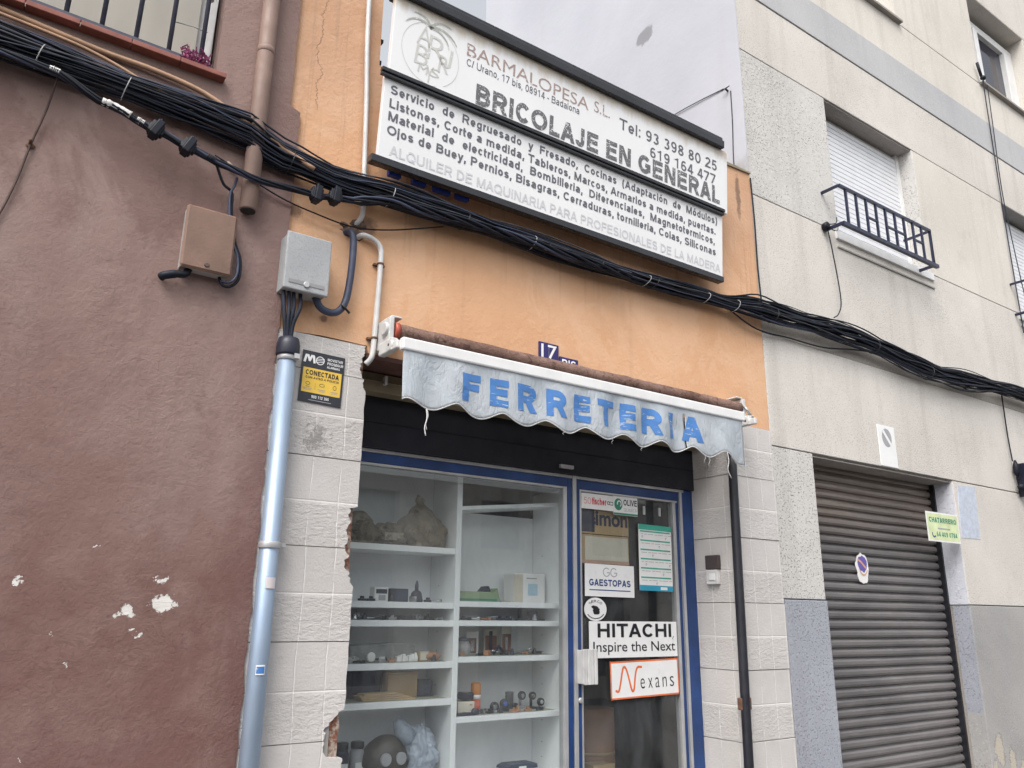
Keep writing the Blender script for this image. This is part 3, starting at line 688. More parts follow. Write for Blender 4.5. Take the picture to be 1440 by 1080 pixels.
MB().box(3.105, 3.135, YF-.016, YF+.028, 0, 2.404).box(3.136, 3.999, YF-.010, YF+.028, 2.346, 2.404).box(3.966, 3.999, YF-.006, YF+.028, 0, 2.345).box(4.023, 4.123, YF-.02, YF+.03, 0, 2.424).build('blue_frame', BLUE, d, bevel=.003)
MB().box(3.1505, 3.9375, YF+.005, YF+.008, .03, 2.331).build('pane', GLASS, d)
b = MB().box(3.098, 3.107, .25, YF-.015, 1.22, 1.405)
for i in range(4): b.box(3.108+i*.025, 3.131+i*.025, .255-.004*(i % 2), .272, 1.215, 1.41)
b.build('pull_handle', WHITED, d, bevel=.004)
MB().lathe((3.118, .31, 1.13), [(.012, -.014), (.016, -.01), (.016, .0)], 14, 'y').build('lock', ALU, d)
b = MB()
for x in (3.57, 3.69, 3.83): b.box(x, x+.018, YF+.009, YF+.014, 2.235, 2.29)
b.build('hook_strip', WHITED, d)
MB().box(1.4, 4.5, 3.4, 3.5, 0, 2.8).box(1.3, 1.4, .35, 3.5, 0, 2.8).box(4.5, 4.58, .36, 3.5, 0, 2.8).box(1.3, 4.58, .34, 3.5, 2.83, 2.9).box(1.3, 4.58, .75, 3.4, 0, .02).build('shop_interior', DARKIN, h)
MB().box(1.05, 4.5, .33, 3.9, 4.40, 4.47).build('flat_roof', GAP, h)
b = MB().box(2.95, 3.05, .262, .282, 2.452, 2.474).box(2.985, 3.005, .258, .262, 2.456, 2.47); lamp = b.build('door_closer_plate', ALU, h, bevel=.003)

# ---------------------------------------------------------------- right hand apartment building
h = thing('apartment_building', 'pale pebbledash apartment block with grey band and grey base to the right of the shop', 'building', (7, 0, 0))
RX0, RX1 = 4.612, 14.0; G = .004
W1, W2, WT = (5.745, 7.16), (8.975, 10.43), 12
GX0, GX1, GZ = 5.075, 7.035, 2.748
def wallrow(za, zb, holes, mat, name, y=0, x0=RX0, x1=RX1):
    # a strip of wall with rectangular openings reaching its edges allowed
    xs = sorted({x0, x1, *[v for q in holes for v in q[:2] if x0 < v < x1]})
    poly = MB()
    zs = sorted({za+G, zb-G, *[v for q in holes for v in q[2:] if za+G < v < zb-G]})
    solid = lambda i, k: 0 <= i < len(xs)-1 and 0 <= k < len(zs)-1 and not any(q[0] < (xs[i]+xs[i+1])/2 < q[1] and q[2] < (zs[k]+zs[k+1])/2 < q[3] for q in holes)
    V = {}
    def v(x, yy, z):
        key = (round(x, 5), yy, round(z, 5))
        if key not in V: V[key] = poly.b.verts.new((x, yy, z))
        return V[key]
    for i in range(len(xs)-1):
        for k in range(len(zs)-1):
            if not solid(i, k): continue
            x, X, z, Z = xs[i], xs[i+1], zs[k], zs[k+1]; Y = .30
            poly.face([v(x, y, z), v(X, y, z), v(X, y, Z), v(x, y, Z)])
            for (di, dk, q) in ((-1, 0, ((x, z), (x, Z))), (1, 0, ((X, z), (X, Z))), (0, -1, ((x, z), (X, z))), (0, 1, ((x, Z), (X, Z)))):
                if not solid(i+di, k+dk): (a, c), (e, g) = q; poly.face([v(a, y, c), v(e, y, g), v(e, Y, g), v(a, Y, c)])
    return poly.build(name, mat, h, bevel=.004)
GH = (GX0, GX1, -1, GZ)
wallrow(-.006, 1.718, [GH], BASE, 'base_pilaster', -.012, RX0, GX0)
wallrow(-.006, 1.718, [], BASE_S, 'base', 0, GX1, RX1)
wallrow(1.718, 2.757, [GH], CONC_R, 'wall_panel', 0, RX0, GX0)
wallrow(1.718, 2.757, [], CONC, 'wall_panel', 0, GX1, RX1)
wallrow(2.757, 3.600, [], CONC, 'wall_panel')
wallrow(3.600, 4.738, [(W1[0], W1[1], 4.70, 9), (W2[0], W2[1], 4.70, 9)], CONC, 'wall_panel', .012)
W = [(W1[0], W1[1], 4, 6.058), (W2[0], W2[1], 4, 6.058)]
wallrow(4.738, 6.058, W, CONC_R, 'wall_panel', .012, RX0, 7.17)
wallrow(4.738, 6.058, W, CONC_S, 'wall_panel', .012, 7.17, W2[0]); wallrow(4.738, 6.058, W, CONC_S, 'wall_panel', .012, W2[1], RX1)
wallrow(6.058, 6.672, [], CONC, 'wall_panel', .012)
wallrow(6.672, 7.08, [], BAND, 'string_course', .004)
wallrow(7.08, 7.60, [], CONC_S, 'wall_panel', .012)
U = [(W1[0]+.05, W1[1]+.07, 7.5, 8.92), (W2[0]+.02, W2[1]+.02, 7.5, 8.92)]
wallrow(7.60, 8.93, U, CONC_S, 'wall_panel', .012)
wallrow(8.93, 12.5, [], CONC, 'wall_panel', .012)
MB().box(RX0+.002, RX1, .02, .29, 2.75, 2.765).box(RX0+.002, RX1, .02, .29, 3.59, 3.61).box(RX0+.002, 5.7, .025, .29, 4.73, 4.746).box(7.2, 8.9, .025, .29, 4.73, 4.746).box(RX0+.002, RX1, .025, .29, 6.061, 6.068).box(RX0+.002, RX1, .025, .29, 6.66, 6.69).box(RX0+.002, RX1, .025, .29, 7.07, 7.09).box(RX0+.002, 5.7, .025, .29, 7.59, 7.61).box(RX0+.002, RX1, .025, .29, 8.925, 8.94).box(RX0+.002, GX0-.01, .02, .29, 1.71, 1.725).box(GX1+.01, RX1, .02, .29, 1.71, 1.725).build('panel_joint', GAP, h)
MB().box(RX0-.012, RX0-.001, .006, 3.9, 4.3, 12.5).box(RX0-.0005, 4.64, .31, 3.9, 4.3, 12.5).build('party_wall', PARTY, h)
MB().box(4.645, RX1, .5, 3.89, .5, 12.4).build('rear_block', DARKIN, h)
MB().box(GX0, GX1, .015, .29, GZ-.012, GZ-.004).build('soffit', SOFFIT, h); MB().box(W1[0], W1[1], .025, .29, 6.046, 6.055).build('soffit', SOFFIT, h)
MB().prism([(GX1-.006, 0), (GX1-.006, 2.74), (GX1+.001, 2.74), (GX1+.001, 0)], (), .19, .299).build('reveal_patch', SOFFIT, h)
MB().box(7.029, 7.0365, .006, .188, 1.722, 2.735).build('reveal_plaster', CONC_W, h); MB().prism([(7.029, .95), (7.029, 1.712), (7.0365, 1.712), (7.0365, .86)], (), .006, .14).build('reveal_base', BASE, h); MB().box(7.0285, 7.0365, .1405, .188, .0, 1.712).build('reveal_patch', SOFFIT, h)
MB().prism([(7.105, 2.72), (7.405, 2.735), (7.37, 2.275), (7.05, 2.268)], (), -.0035, .01).build('tape_patch', PALEB, h)
# garage shutter
b = MB(); prof = []; z = .02; YS = .225
while z < 2.78:
    prof += [(YS-.004, z), (YS-.022, z+.005), (YS-.030, z+.020), (YS-.029, z+.040), (YS-.020, z+.052), (YS-.007, z+.057), (YS-.004, z+.064)]; z += .0685
xs = [GX0+(GX1-GX0)*i/24 for i in range(25)]; rows = [[b.b.verts.new((x, y+.010*noise.noise(Vector((x*1.7, z*2.1, 2)))+.005*noise.noise(Vector((x*5, floor(z/.0685)*3.7, 5))), z+.004*noise.noise(Vector((x*1.2, floor(z/.0685)*1.9, 8))))) for x in xs] for y, z in prof]
for a, c in zip(rows, rows[1:]):
    for i in range(24): b.face((a[i], a[i+1], c[i+1], c[i]))
sh = b.build('roller_shutter', SHUT, h)
MB().box(GX1-.03, GX1-.008, .16, .24, 0, 2.73).build('guide_rail', BLKMET, sh); MB().box(GX0, GX0+.02, .16, .24, 0, 2.73).build('guide_rail', BLKMET, sh)
# windows
def slat_window(x0, x1, z0, z1, sillx):
    w = MB().box(x0, x1, .185, .19, z0, z1).box(x1-.05, x1-.001, .15, .184, z0, z1).box(x0, x0+.03, .15, .184, z0, z1).build('window', WHITE, h)
    b = MB(); n = int((z1-z0)/.048)
    for i in range(n):
        za = z0+i*.048; b.box(x0+.031, x1-.051, .16, .172, za+.002, za+.044); b.box(x0+.031, x1-.051, .166, .17, za+.044, za+.050)
    b.build('slat_blind', BLIND, w, bevel=.004)
    MB().box(x0-.05, x1+.06, -.008, .14, z0-.085, z0-.012).build('sill', WHITE, w, bevel=.004)
    MB().box(x0-.04, x1+.06, .0, .0115, z0-.165, z0-.152).build('drip_joint', GAP, w)
    return w
def balconette(w, x0, x1, za, zb, y):
    b = MB().box(x0, x1, y-.012, y+.012, zb-.012, zb+.012).box(x0, x1+.05, y-.016, y+.016, za-.016, za+.016)
    for x in (x0, x1): b.box(x-.01, x+.01, y, .1, zb-.01, zb+.01).box(x-.01, x+.01, y, .1, za-.012, za+.012)
    b.build('railing', RAILB, w)
    n = 9; xs = [x0+.09+(x1-x0-.10)*i/n for i in range(n+1)]
    for x in xs+[x1-.005]: MB().box(x-.009, x+.009, y-.009, y+.009, za, zb).build('baluster', RAILB, w)
    b = MB(); mz = (za+zb)/2
    for i, dz in ((2, 0), (4, 0), (5, 0), (7, 0)): b.box(xs[i], xs[i+1], y-.008, y+.008, mz-.008, mz+.008)
    b.build('cross_piece', RAILB, w)
w1 = slat_window(W1[0], W1[1], 4.75, 6.045, 0); balconette(w1, 5.555, 6.96, 4.70, 5.045, -.15)
w2 = slat_window(W2[0], W2[1], 4.75, 6.045, 0); balconette(w2, 8.85, 10.3, 4.70, 5.045, -.15)
def casement(x0, x1, z0, z1):
    w = MB().box(x0, x0+.06, .17, .24, z0, z1).box(x1-.14, x1, .17, .24, z0, z1).box(x0+.061, x1-.141, .17, .24, z1-.10, z1).box(x0+.061, x1-.141, .17, .24, z0, z0+.05).box(x0+.40, x0+.5, .15, .24, z0+.051, z1-.101).box(x1-.24, x1-.142, .16, .24, z0+.051, z1-.101).build('window', WHITE, h, bevel=.004)
    MB().box(x0+.06, x1-.14, .22, .225, z0+.05, z1-.1).build('pane', DKGLASS, w)
    MB().box(x0-.03, x1+.05, -.035, .18, z0-.03, z0-.004).build('sill', SOFFIT, w)
casement(U[1][0], U[1][1], 7.62, 8.80); casement(U[0][0], U[0][1], 7.62, 8.80)

# ---------------------------------------------------------------- shop signboard
SA = atan(.07)
s = thing('signboard', 'long two tier white shop sign with black rails listing carpentry services above the cables', 'sign', (1.45, -.12, 3.83), (radians(90)+SA, 0, 0))
def lb(*a): return MB().box(*a)
lb(.03, 2.655, .49, .965, -.02, .016).build('upper_panel', SIGNW, s, .002, True)
lb(.018, 2.62, .005, .50, -.03, .0).build('lower_panel', SIGNW, s, .002, True)
lb(.02, 2.592, .962, 1.02, -.06, .05).box(.02, 2.592, 1.02, 1.05, -.07, .035).build('top_rail', SIGNBLK, s, .006, True)
lb(-.012, 2.618, .487, .510, .0005, .030).box(-.012, 2.618, .467, .484, .0005, .022).build('middle_rail', SIGNBLK, s, .003, True)
lb(-.022, 2.612, -.028, .012, -.035, .02).build('bottom_rail', SIGNBLK, s, .003, True)
b = lb(.03, .10, .50, .60, -.30, -.27).box(.0, .10, .72, .745, -.30, -.27).box(.0, .1, .86, .88, -.30, -.27)
b.box(.1, .14, .0, 1.0, -.08, -.032).box(1.3, 1.34, .0, 1.0, -.08, -.032).box(2.5, 2.54, .0, 1.0, -.08, -.032).build('steel_frame', BLKMET, s, 0, True)
Z1, Z0 = .0172, .0012
T = lambda *a, **k: text(*a, s, **k)
T('BARMALOPESA', .485, 1.375, .797, .078, Z1, L_RED, bold=0); T('S.L.', 1.42, 1.55, .81, .075, Z1, L_RED)
Q = lambda *a, **k: sign_text(*a, s, **k)
Q('C/ Urano, 17 bis, 08914 - Badalona', .488, 1.302, .732, .046, Z1, L_GREY, wt=.13, slope=.012)
Q('Tel: 93 398 80 25', 1.632, 2.545, .770, .078, Z1, L_GREY, wt=.155, slope=.012)
Q('619 164 477', 1.905, 2.532, .668, .074, Z1, L_GREY, wt=.155, slope=.012)
Q('BRICOLAJE EN GENERAL', .562, 2.575, .522, .128, Z1, L_CRACK, wt=.23, slope=.008)
for (tx, x1, y) in (('Servicio  de  Regruesado  y  Fresado,  Cocinas  (Adaptación  de  Módulos)', 2.565, .388), ('Listones, Corte a medida, Tableros, Marcos, Armarios a medida, puertas.', 2.548, .308), ('Material  de  electricidad,  Bombilleria,  Diferenciales,  Magnetotermicos,', 2.54, .233), ('Ojos de Buey, Pernios, Bisagras, Cerraduras, tornilleria, Colas, Siliconas', 2.55, .155)):
    Q(tx, .056, x1, y, .053, Z0, L_GREY, wt=.195)
Q('ALQUILER DE MAQUINARIA PARA PROFESIONALES DE LA MADERA', .08, 2.595, .042, .058, Z0, L_FADE, wt=.17)
b = MB(); ring(b, (.262, .70), .178, .185, .003, Z1, 44, radians(-60), radians(285)); b.build('emblem', L_EMB, s, 0, True)
b = MB()
for (a0, ln, dr) in ((150, .17, -1), (115, .13, -1), (60, .15, 1), (25, .19, 1), (5, .16, 1)):
    p = []; ang = radians(a0); x, y = .25, .86
    for i in range(8): p.append((x, y)); x += cos(ang)*ln/7; y += sin(ang)*ln/7; ang -= dr*radians(13)
    for i, (q, r_) in enumerate(zip(p, p[1:])): strip(b, [q, r_], .014*(1-i/8)+.003, Z1+.0002*i)
b.build('emblem_fronds', L_EMB2, s, 0, True)
for (ch, x0, x1, y, c, bo) in (('A', .17, .255, .735, .12, -.01), ('R', .235, .35, .67, .15, -.012), ('B', .165, .245, .615, .12, -.01), ('R', .31, .375, .625, .10, .004), ('Y', .24, .29, .53, .10, 0), ('M', .19, .255, .57, .05, 0), ('S', .265, .325, .575, .05, 0), ('J', .35, .40, .69, .09, 0)):
    T(ch, x0, x1, y, c, Z1+.0005, L_EMB, bold=bo, shear=.1, name='emblem_letter')

# ---------------------------------------------------------------- awning
aw = thing('awning', 'rolled up shop awning with grey scalloped valance over the shop front', 'awning', (2.8, -.12, 2.8))
pts = [(1.63+(4.14-1.63)*i/60, -.125, 2.925+.004*noise.noise(Vector((i*.6, 0, 0)))) for i in range(61)]
MB().tube(pts, [.039+.004*noise.noise(Vector((i*.35, 3, 0)))+.002*noise.noise(Vector((i*1.9, 3, 0))) for i in range(61)], 20).build('rolled_canvas', ROLLC, aw)
MB().lathe((1.615, -.125, 2.925), [(.043, 0), (.043, .03)], 20, 'y')
b = MB()
b.tube([(1.606, -.125, 2.925), (1.632, -.125, 2.925)], .043, 20).build('end_cap', plain('red plastic cap', (.42, .08, .05), .5), aw)
MB().box(1.592, 4.012, -.275, -.235, 2.79, 2.852).build('front_bar', WHITE, aw, .008)
VX0, VX1, VT = 1.603, 3.99, 2.797
def vy(x, z):
    d = max(0, VT-z); k = min(1, d/.12)
    return -.262-.012*k*sin((x-VX0)*23+1.2*sin(x*4.1))-.018*k*noise.noise(Vector((x*5.3, z*2.2, 1)))-.010*k*noise.noise(Vector((x*15+z*9, z*5, 4)))-.02*d
def vbot(x):
    p = (x-VX0-.02)/.272; sc = (.5-.5*cos(2*pi*p))**.75
    return 2.568-.048*sc+.008*noise.noise(Vector((x*3, 0, 2)))-.03*max(0, (x-3.84)/.15)-.014*max(0, 1-(x-VX0)/.1)
b = MB(); NX, NZ = 220, 16; g = []
for i in range(NX+1):
    x = VX0+(VX1-VX0)*i/NX; zb = vbot(x)
    g.append([b.b.verts.new((x, vy(x, VT+(zb-VT)*k/NZ), VT+(zb-VT)*k/NZ)) for k in range(NZ+1)])
for i in range(NX):
    for k in range(NZ):
        if abs(VX0+(VX1-VX0)*(i+.5)/NX-3.474) < .006 and k > 2: continue                # the slit between I and A
        q = b.face((g[i][k], g[i+1][k], g[i+1][k+1], g[i][k+1])); q.smooth = True
v = b.build('valance', VAL, aw); md = v.modifiers.new('thick', 'SOLIDIFY'); md.thickness = .002; md.offset = 1
b = MB(); b.tube([(VX0+(VX1-VX0)*i/200, vy(VX0+(VX1-VX0)*i/200, vbot(VX0+(VX1-VX0)*i/200))-.0005, vbot(VX0+(VX1-VX0)*i/200)) for i in range(201)], .0032, 6).build('hem', WHITED, v)
tx = 'FERRETERIA'; ends = [(1.927, 2.02), (2.085, 2.185), (2.255, 2.372), (2.440, 2.563), (2.625, 2.732), (2.775, 2.895), (2.945, 3.06), (3.125, 3.27), (3.355, 3.395), (3.49, 3.645)]
ends = [(1.925, 2.035), (2.09, 2.20), (2.255, 2.385), (2.44, 2.57), (2.63, 2.74), (2.785, 2.915), (2.96, 3.07), (3.125, 3.265), (3.335, 3.375), (3.445, 3.61)]
for ch, (x0, x1) in zip(tx, ends):
    k = (x0-1.925)/1.7
    sign_text(ch, x0, x1, 2.596, .140+.014*k, 0, L_BLUE, v, wt=.255, sub=3, dis=lambda c: Vector((c.x, vy(c.x, c.y)-.004-c.z, c.y))-aw.location)
b = MB()
for (x, ln, r) in ((1.735, .13, .0032), (1.74, .10, .0022), (2.54, .02, .001), (2.9, .03, .001), (3.12, .022, .001), (3.62, .05, .0012), (3.66, .06, .0012), (3.815, .16, .0028)):
    z = vbot(x); b.tube(arc([(x, vy(x, z), z), (x+.004, vy(x, z)-.004, z-ln*.35), (x-.004, vy(x, z), z-ln*.7), (x+.003+.02*(r > .0025)*(x > 3), vy(x, z), z-ln)], 4), r, 5)
b.build('loose_thread', WHITED, v)
def bracket(x, sgn):
    b = MB().box(x-.014, x+.014, -.16, -.002, 2.835, 2.985)
    b.tube([(x-.03*sgn, -.125, 2.925), (x+.016*sgn, -.125, 2.925)], .034, 18)
    b.box(x-.018, x+.018, -.20, -.06, 2.80, 2.865).tube([(x-.02, -.175, 2.83), (x+.02, -.175, 2.83)], .03, 16)
    b.box(min(x, x+.06*sgn), max(x, x+.06*sgn), -.15, -.02, 2.985, 2.997).box(x-.012, x+.012, -.245, -.19, 2.80, 2.842)
    o = b.build('bracket', WHITED, aw, .006)
    MB().tube([(x-.022, -.175, 2.83), (x-.019, -.175, 2.83)], .007, 10).tube([(x-.016*1, -.09, 2.86), (x-.0145, -.09, 2.86)], .004, 8).build('bolt', BLKMET, o)
bracket(1.585, 1); bracket(4.155, -1)
MB().tube(arc([(4.175, -.13, 2.93), (4.19, -.16, 2.9), (4.2, -.15, 2.86), (4.215, -.17, 2.85), (4.205, -.18, 2.875)], 6), .006, 8).tube(arc([(4.16, -.14, 2.95), (4.15, -.18, 2.91), (4.185, -.18, 2.88)], 6), .008, 8).build('crank_eye', ALU, aw)

# ---------------------------------------------------------------- plaques and stickers on the wall
t = thing('number_plaque', 'dark blue enamel tile with white number 17 above the awning roll', 'number plaque', (2.653, -.004, 3.055), UPR)
lb(-.071, .071, -.052, .052, -.004, .006).build('tile', ENAMEL, t, .003, True)
text('17', -.056, .056, -.040, .080, .0068, ENW, t, bold=.01)
lb(-.002, .0, -.052, .052, .0061, .0066).build('joint', GAP, t, 0, True)
t = thing('suffix_plaque', 'small dark blue enamel tile reading BIS half hidden by the awning roll', 'number plaque', (2.800, -.004, 3.008), UPR)
lb(-.070, .070, -.035, .036, -.004, .006).build('tile', ENAMEL, t, .003, True)
sign_text('BIS', -.052, .052, -.026, .048, .0068, ENW, t, wt=0.19)

t = thing('alarm_sticker', 'black and yellow alarm company notice reading CONECTADA on the left tiled pier', 'notice', (1.307, -.021, 2.652), (radians(90), 0, 0))
t.rotation_euler = (radians(90), radians(1.5), 0)
lb(-.105, .105, -.124, .122, -.0015, .001).build('board', BLKV, t, 0, True)
rect(MB(), -.095, .095, -.078, .040, .0016).build('yellow_field', YEL, t, 0, True)
b = MB(); strip(b, [(-.093, .068), (-.087, .098), (-.078, .098), (-.069, .075), (-.06, .098), (-.051, .098), (-.045, .068)], .011, .002); b.build('wave_logo', STW, t, 0, True)
b = ring(MB(), (-.018, .083), .021, .021, .004, .002, 28); 
for q in (-.008, 0, .008): strip(b, [(-.018-sqrt(.021**2-q*q), .083+q-.003), (-.018+sqrt(.021**2-q*q), .083+q+.003)], .003, .0022+q*.01)
b.build('globe_logo', STW, t, 0, True)
sign_text('MOVISTAR', .018, .094, .090, .013, .002, STW, t, wt=0.19); sign_text('PROSEGUR', .018, .098, .071, .013, .002, STW, t, wt=0.19); sign_text('ALARMAS', .018, .082, .054, .011, .002, STW, t, wt=0.19)
sign_text('CONECTADA', -.082, .082, .006, .024, .002, INK, t, wt=0.23); sign_text('CON AVISO A POLICIA', -.08, .084, -.011, .011, .002, INK, t, wt=0.19)
b = MB(); ring(b, (-.066, -.035), .011, .008, .002, .002, 16); strip(b, [(-.075, -.05), (-.057, -.05)], .002, .002); ring(b, (.003, -.035), .013, .008, .002, .002, 16); ring(b, (.066, -.036), .009, .011, .002, .002, 16); strip(b, [(-.03, -.03), (-.03, -.06)], .001, .002)
b.build('icons', INK, t, 0, True)
for (x, wd) in ((-.066, .042), (.003, .036), (.066, .036)):
    b = MB()
    for k in range(2): strip(b, [(x-wd/2+.004*k, -.058-.007*k), (x+wd/2-.004*k, -.058-.007*k)], .003, .002)
    b.build('small_print', INKGR, t, 0, True)
sign_text('900 112 365', -.042, .042, -.103, .014, .002, STW, t, wt=0.19)
strip(MB(), [(-.055, -.113), (.055, -.113)], .003, .002).build('small_print', INKGR, t, 0, True)

t = thing('no_parking_sign', 'white no parking plate with worn grey circle above the garage shutter', 'sign', (6.078, -.004, 2.935), UPR)
lb(-.12, .12, -.168, .168, -.004, .002).build('plate', STW, t, .002, True)
b = MB(); disc(b, (.0, .068), .068, .076, .0028, 36); b.build('disc', INKGR, t, 0, True)
strip(MB(), [(-.04, .115), (.045, .02)], .028, .0034).build('slash', STW, t, 0, True)
t = thing('scrap_notice', 'lime green CHATARRERO notice with phone number on the garage reveal', 'notice', (6.77, -.022, 2.33), (radians(90), 0, radians(-1)))
lb(-.275, .205, -.12, .12, -.002, .002).build('plate', PAPER, t, 0, True)
rect(MB(), -.263, .193, -.107, .107, .0026).build('lime_field', LIME, t, 0, True)
sign_text('CHATARRERO', -.24, .17, .035, .042, .0034, INKG, t, wt=.24)
strip(MB(), [(-.12, -.012), (.06, -.012)], .012, .0034).build('small_print', INKGR, t, 0, True)
sign_text('64 409 0784', -.15, .16, -.078, .04, .0034, INKG, t, wt=.2)
b = ring(MB(), (-.19, -.06), .03, .03, .013, .0034, 20, radians(150), radians(330)); b.build('phone_icon', INKB, t, 0, True)
t = thing('torn_sticker', 'torn round purple and white sticker on the garage roller shutter', 'sticker', (5.86, .2, 1.985), UPR)
def blot(mb, c, rx, ry, seed, z, n=40, a=.25):
    mb.face([mb.b.verts.new((c[0]+rx*cos(2*pi*k/n)*(1+a*noise.noise(Vector((cos(2*pi*k/n)*2, sin(2*pi*k/n)*2, seed)))+.12*noise.noise(Vector((k*1.3, seed, 0)))), c[1]+ry*sin(2*pi*k/n)*(1+a*noise.noise(Vector((cos(2*pi*k/n)*2, sin(2*pi*k/n)*2, seed+3)))), z)) for k in range(n)]); return mb
blot(MB(), (0, -.01), .085, .118, 1, .006).build('paper', PAPER, t, 0, True)
blot(MB(), (.005, .025), .062, .062, 4, .0075).build('purple_print', PURPLE, t, 0, True)
b = strip(MB(), [(-.05, .055), (-.01, .035), (.04, -.005)], .016, .009); ring(b, (.01, .0), .058, .065, .010, .009, 24, radians(200), radians(340)); b.build('orange_print', ORPR, t, 0, True)

YG = .322
def card(name, label, cat, x0, x1, z0, z1, mat=STW, y=None, rot=0):
    t = thing(name, label, cat, ((x0+x1)/2, y or YG, (z0+z1)/2), (radians(90), 0, 0)); t.rotation_euler = (radians(90), radians(rot), 0)
    w, hh = (x1-x0)/2, (z1-z0)/2
    lb(-w, w, -hh, hh, -.002, .0).build('card', mat, t, 0, True)
    return t, w, hh
# (stickers sit just in front of the door pane)
t, w_, h_ = card('fixings_sticker', 'white door sticker with red fischer lettering at the top of the door glass', 'sticker', 3.155, 3.425, 2.232, 2.328)
sign_text('50', -w_+.02, -w_+.075, -.018, .04, .001, INKR, t, wt=0.07); sign_text('fischer', -.05, .065, -.018, .044, .001, INKR, t, wt=0.22)
b = MB(); ring(b, (.085, .0), .012, .012, .004, .001, 14); strip(b, [(.095, .008), (.122, .008), (.122, -.010), (.095, -.010)], .004, .001); b.build('fixing_icon', INK, t, 0, True)
t, w_, h_ = card('tools_sticker', 'white OLIVE door sticker with round green emblem beside the red lettered sticker', 'sticker', 3.412, 3.62, 2.212, 2.330, y=YG-.004)
b = MB(); disc(b, (-.062, .008), .034, .038, .001); strip(b, [(-.1, -.051), (.1, -.051)], .012, .001); b.build('green_mark', INKG, t, 0, True)
ring(MB(), (-.055, .012), .02, .022, .008, .002, 20, radians(-60), radians(200)).build('leaf_cutout', STW, t, 0, True)
sign_text('OLIVE', -.018, .098, .005, .038, .001, INK, t, wt=0.19); sign_text('QUIMICA', -.016, .096, -.034, .022, .001, INKGR, t, wt=0.09)
t, w_, h_ = card('electrics_card', 'brown cardboard with dark lettering imon behind the top of the door glass', 'card', 3.165, 3.565, 2.085, 2.235, CARD, YG+.028)
rect(MB(), -w_, -w_+.115, -h_+.01, h_, .0012).build('dark_panel', INKN, t, 0, True)
text('s', -w_+.075, -w_+.125, -.022, .075, .0018, INKN, t, bold=.03); text('imon', -w_+.125, w_-.01, -.022, .098, .0018, INKN, t, bold=.03)
t, w_, h_ = card('blank_card', 'blank cream card in a faded yellow border taped inside the door glass', 'card', 3.165, 3.560, 1.905, 2.08, CARD, YG+.026)
rect(MB(), -w_+.035, w_-.008, -h_+.02, h_-.012, .0015).build('blank_sheet', CREAM, t, 0, True)
rect(MB(), -w_, w_, -h_, -h_+.018, .0012).build('pink_edge', plain('faded pink', (.55, .33, .24), .7), t, 0, True)
t, w_, h_ = card('tape_sticker', 'white GAESTOPAS door sticker with grey double G monogram', 'sticker', 3.175, 3.575, 1.708, 1.900, rot=.5)
for x in (-.03, .03): sign_text('G', x-.028, x+.028, .022, .055, .001, INKGR, t, wt=.1)
sign_text('GAESTOPAS', -.168, .168, -.034, .040, .001, INKB, t, wt=0.21); strip(MB(), [(-.165, -.058), (.165, -.058)], .006, .001).build('underline', INKB, t, 0, True)
t = thing('round_sticker', 'round white HERCO sticker with black emblem low on the door glass', 'sticker', (3.254, YG, 1.634), UPR)
disc(MB(), (0, 0), .088, .068, 0, 40).build('disc', STW, t, 0, True)
for i, ch in enumerate('HERCO'):
    a = radians(132-i*21); text(ch, .064*cos(a)-.009, .064*cos(a)+.009, .043*sin(a)-.003, .014, .001, INK, t, bold=.01)
b = blot(MB(), (.004, -.006), .026, .023, 3, .001, 40, .5); blot(b, (-.012, .013), .022, .008, 8, .0012, 30, .4); blot(b, (.02, -.018), .012, .012, 6, .0014); b.build('emblem', INK, t, 0, True)
b = MB()
for a in range(215, 330, 9): strip(b, [(.074*cos(radians(a)), .054*sin(radians(a))), (.074*cos(radians(a+5)), .054*sin(radians(a+5)))], .006, .001)
b.build('small_print', INK, t, 0, True)
t, w_, h_ = card('price_sheet', 'white printed sheet with green header and blue footer on the door glass', 'sheet', 3.622, 3.915, 1.752, 2.168, PAPER, YG-.002, .5)
rect(MB(), -w_, w_, h_-.034, h_, .001).build('green_header', TEAL, t, 0, True); rect(MB(), -w_, w_, -h_, -h_+.034, .001).build('blue_footer', CYAN, t, 0, True)
b = MB(); c = MB()
for i in range(6):
    y = h_-.044-i*.058; strip(b, [(-w_+.016, y), (w_-.016, y)], .009, .001)
    for k in range(9):
        x = -w_+.022+k*.03; strip(c, [(x, y-.018), (x+.016+.006*((k*7+i) % 3), y-.018)], .003, .001)
        if (k*5+i*3) % 7 == 0: ring(c, (x+.01, y-.036), .007, .008, .004, .001, 12, 0, 5)
b.build('green_rule', TEAL, t, 0, True); c.build('small_print', INKGR, t, 0, True)
rect(MB(), .035, .095, -h_+.008, -h_+.026, .0016).build('footer_mark', PAPER, t, 0, True)
t, w_, h_ = card('hitachi_sticker', 'large white HITACHI Inspire the Next sticker across the door glass', 'sticker', 3.2, 3.93, 1.355, 1.565, y=YG-.002)
t.name = 'power_tool_sticker'
sign_text('HITACHI', -.30, .315, .012, .080, .001, INK, t, wt=0.2); text('Inspire the Next', -.335, .345, -.070, .058, .001, INK, t, bold=.006)
strip(MB(), [(.325, .0), (.334, .016)], .005, .001).build('accent', INK, t, 0, True)
t, w_, h_ = card('wire_sticker', 'white Nexans sticker with orange border below the HITACHI sticker', 'sticker', 3.358, 3.926, 1.124, 1.338, y=YG-.005, rot=-1.2)
b = MB()
for q in ([(-w_, h_-.004), (w_, h_-.004)], [(-w_, -h_+.005), (w_, -h_+.005)], [(-w_+.003, -h_), (-w_+.003, h_)], [(w_-.003, -h_), (w_-.003, h_)]): strip(b, q, .009, .001)
b.build('orange_border', INKO, t, 0, True)
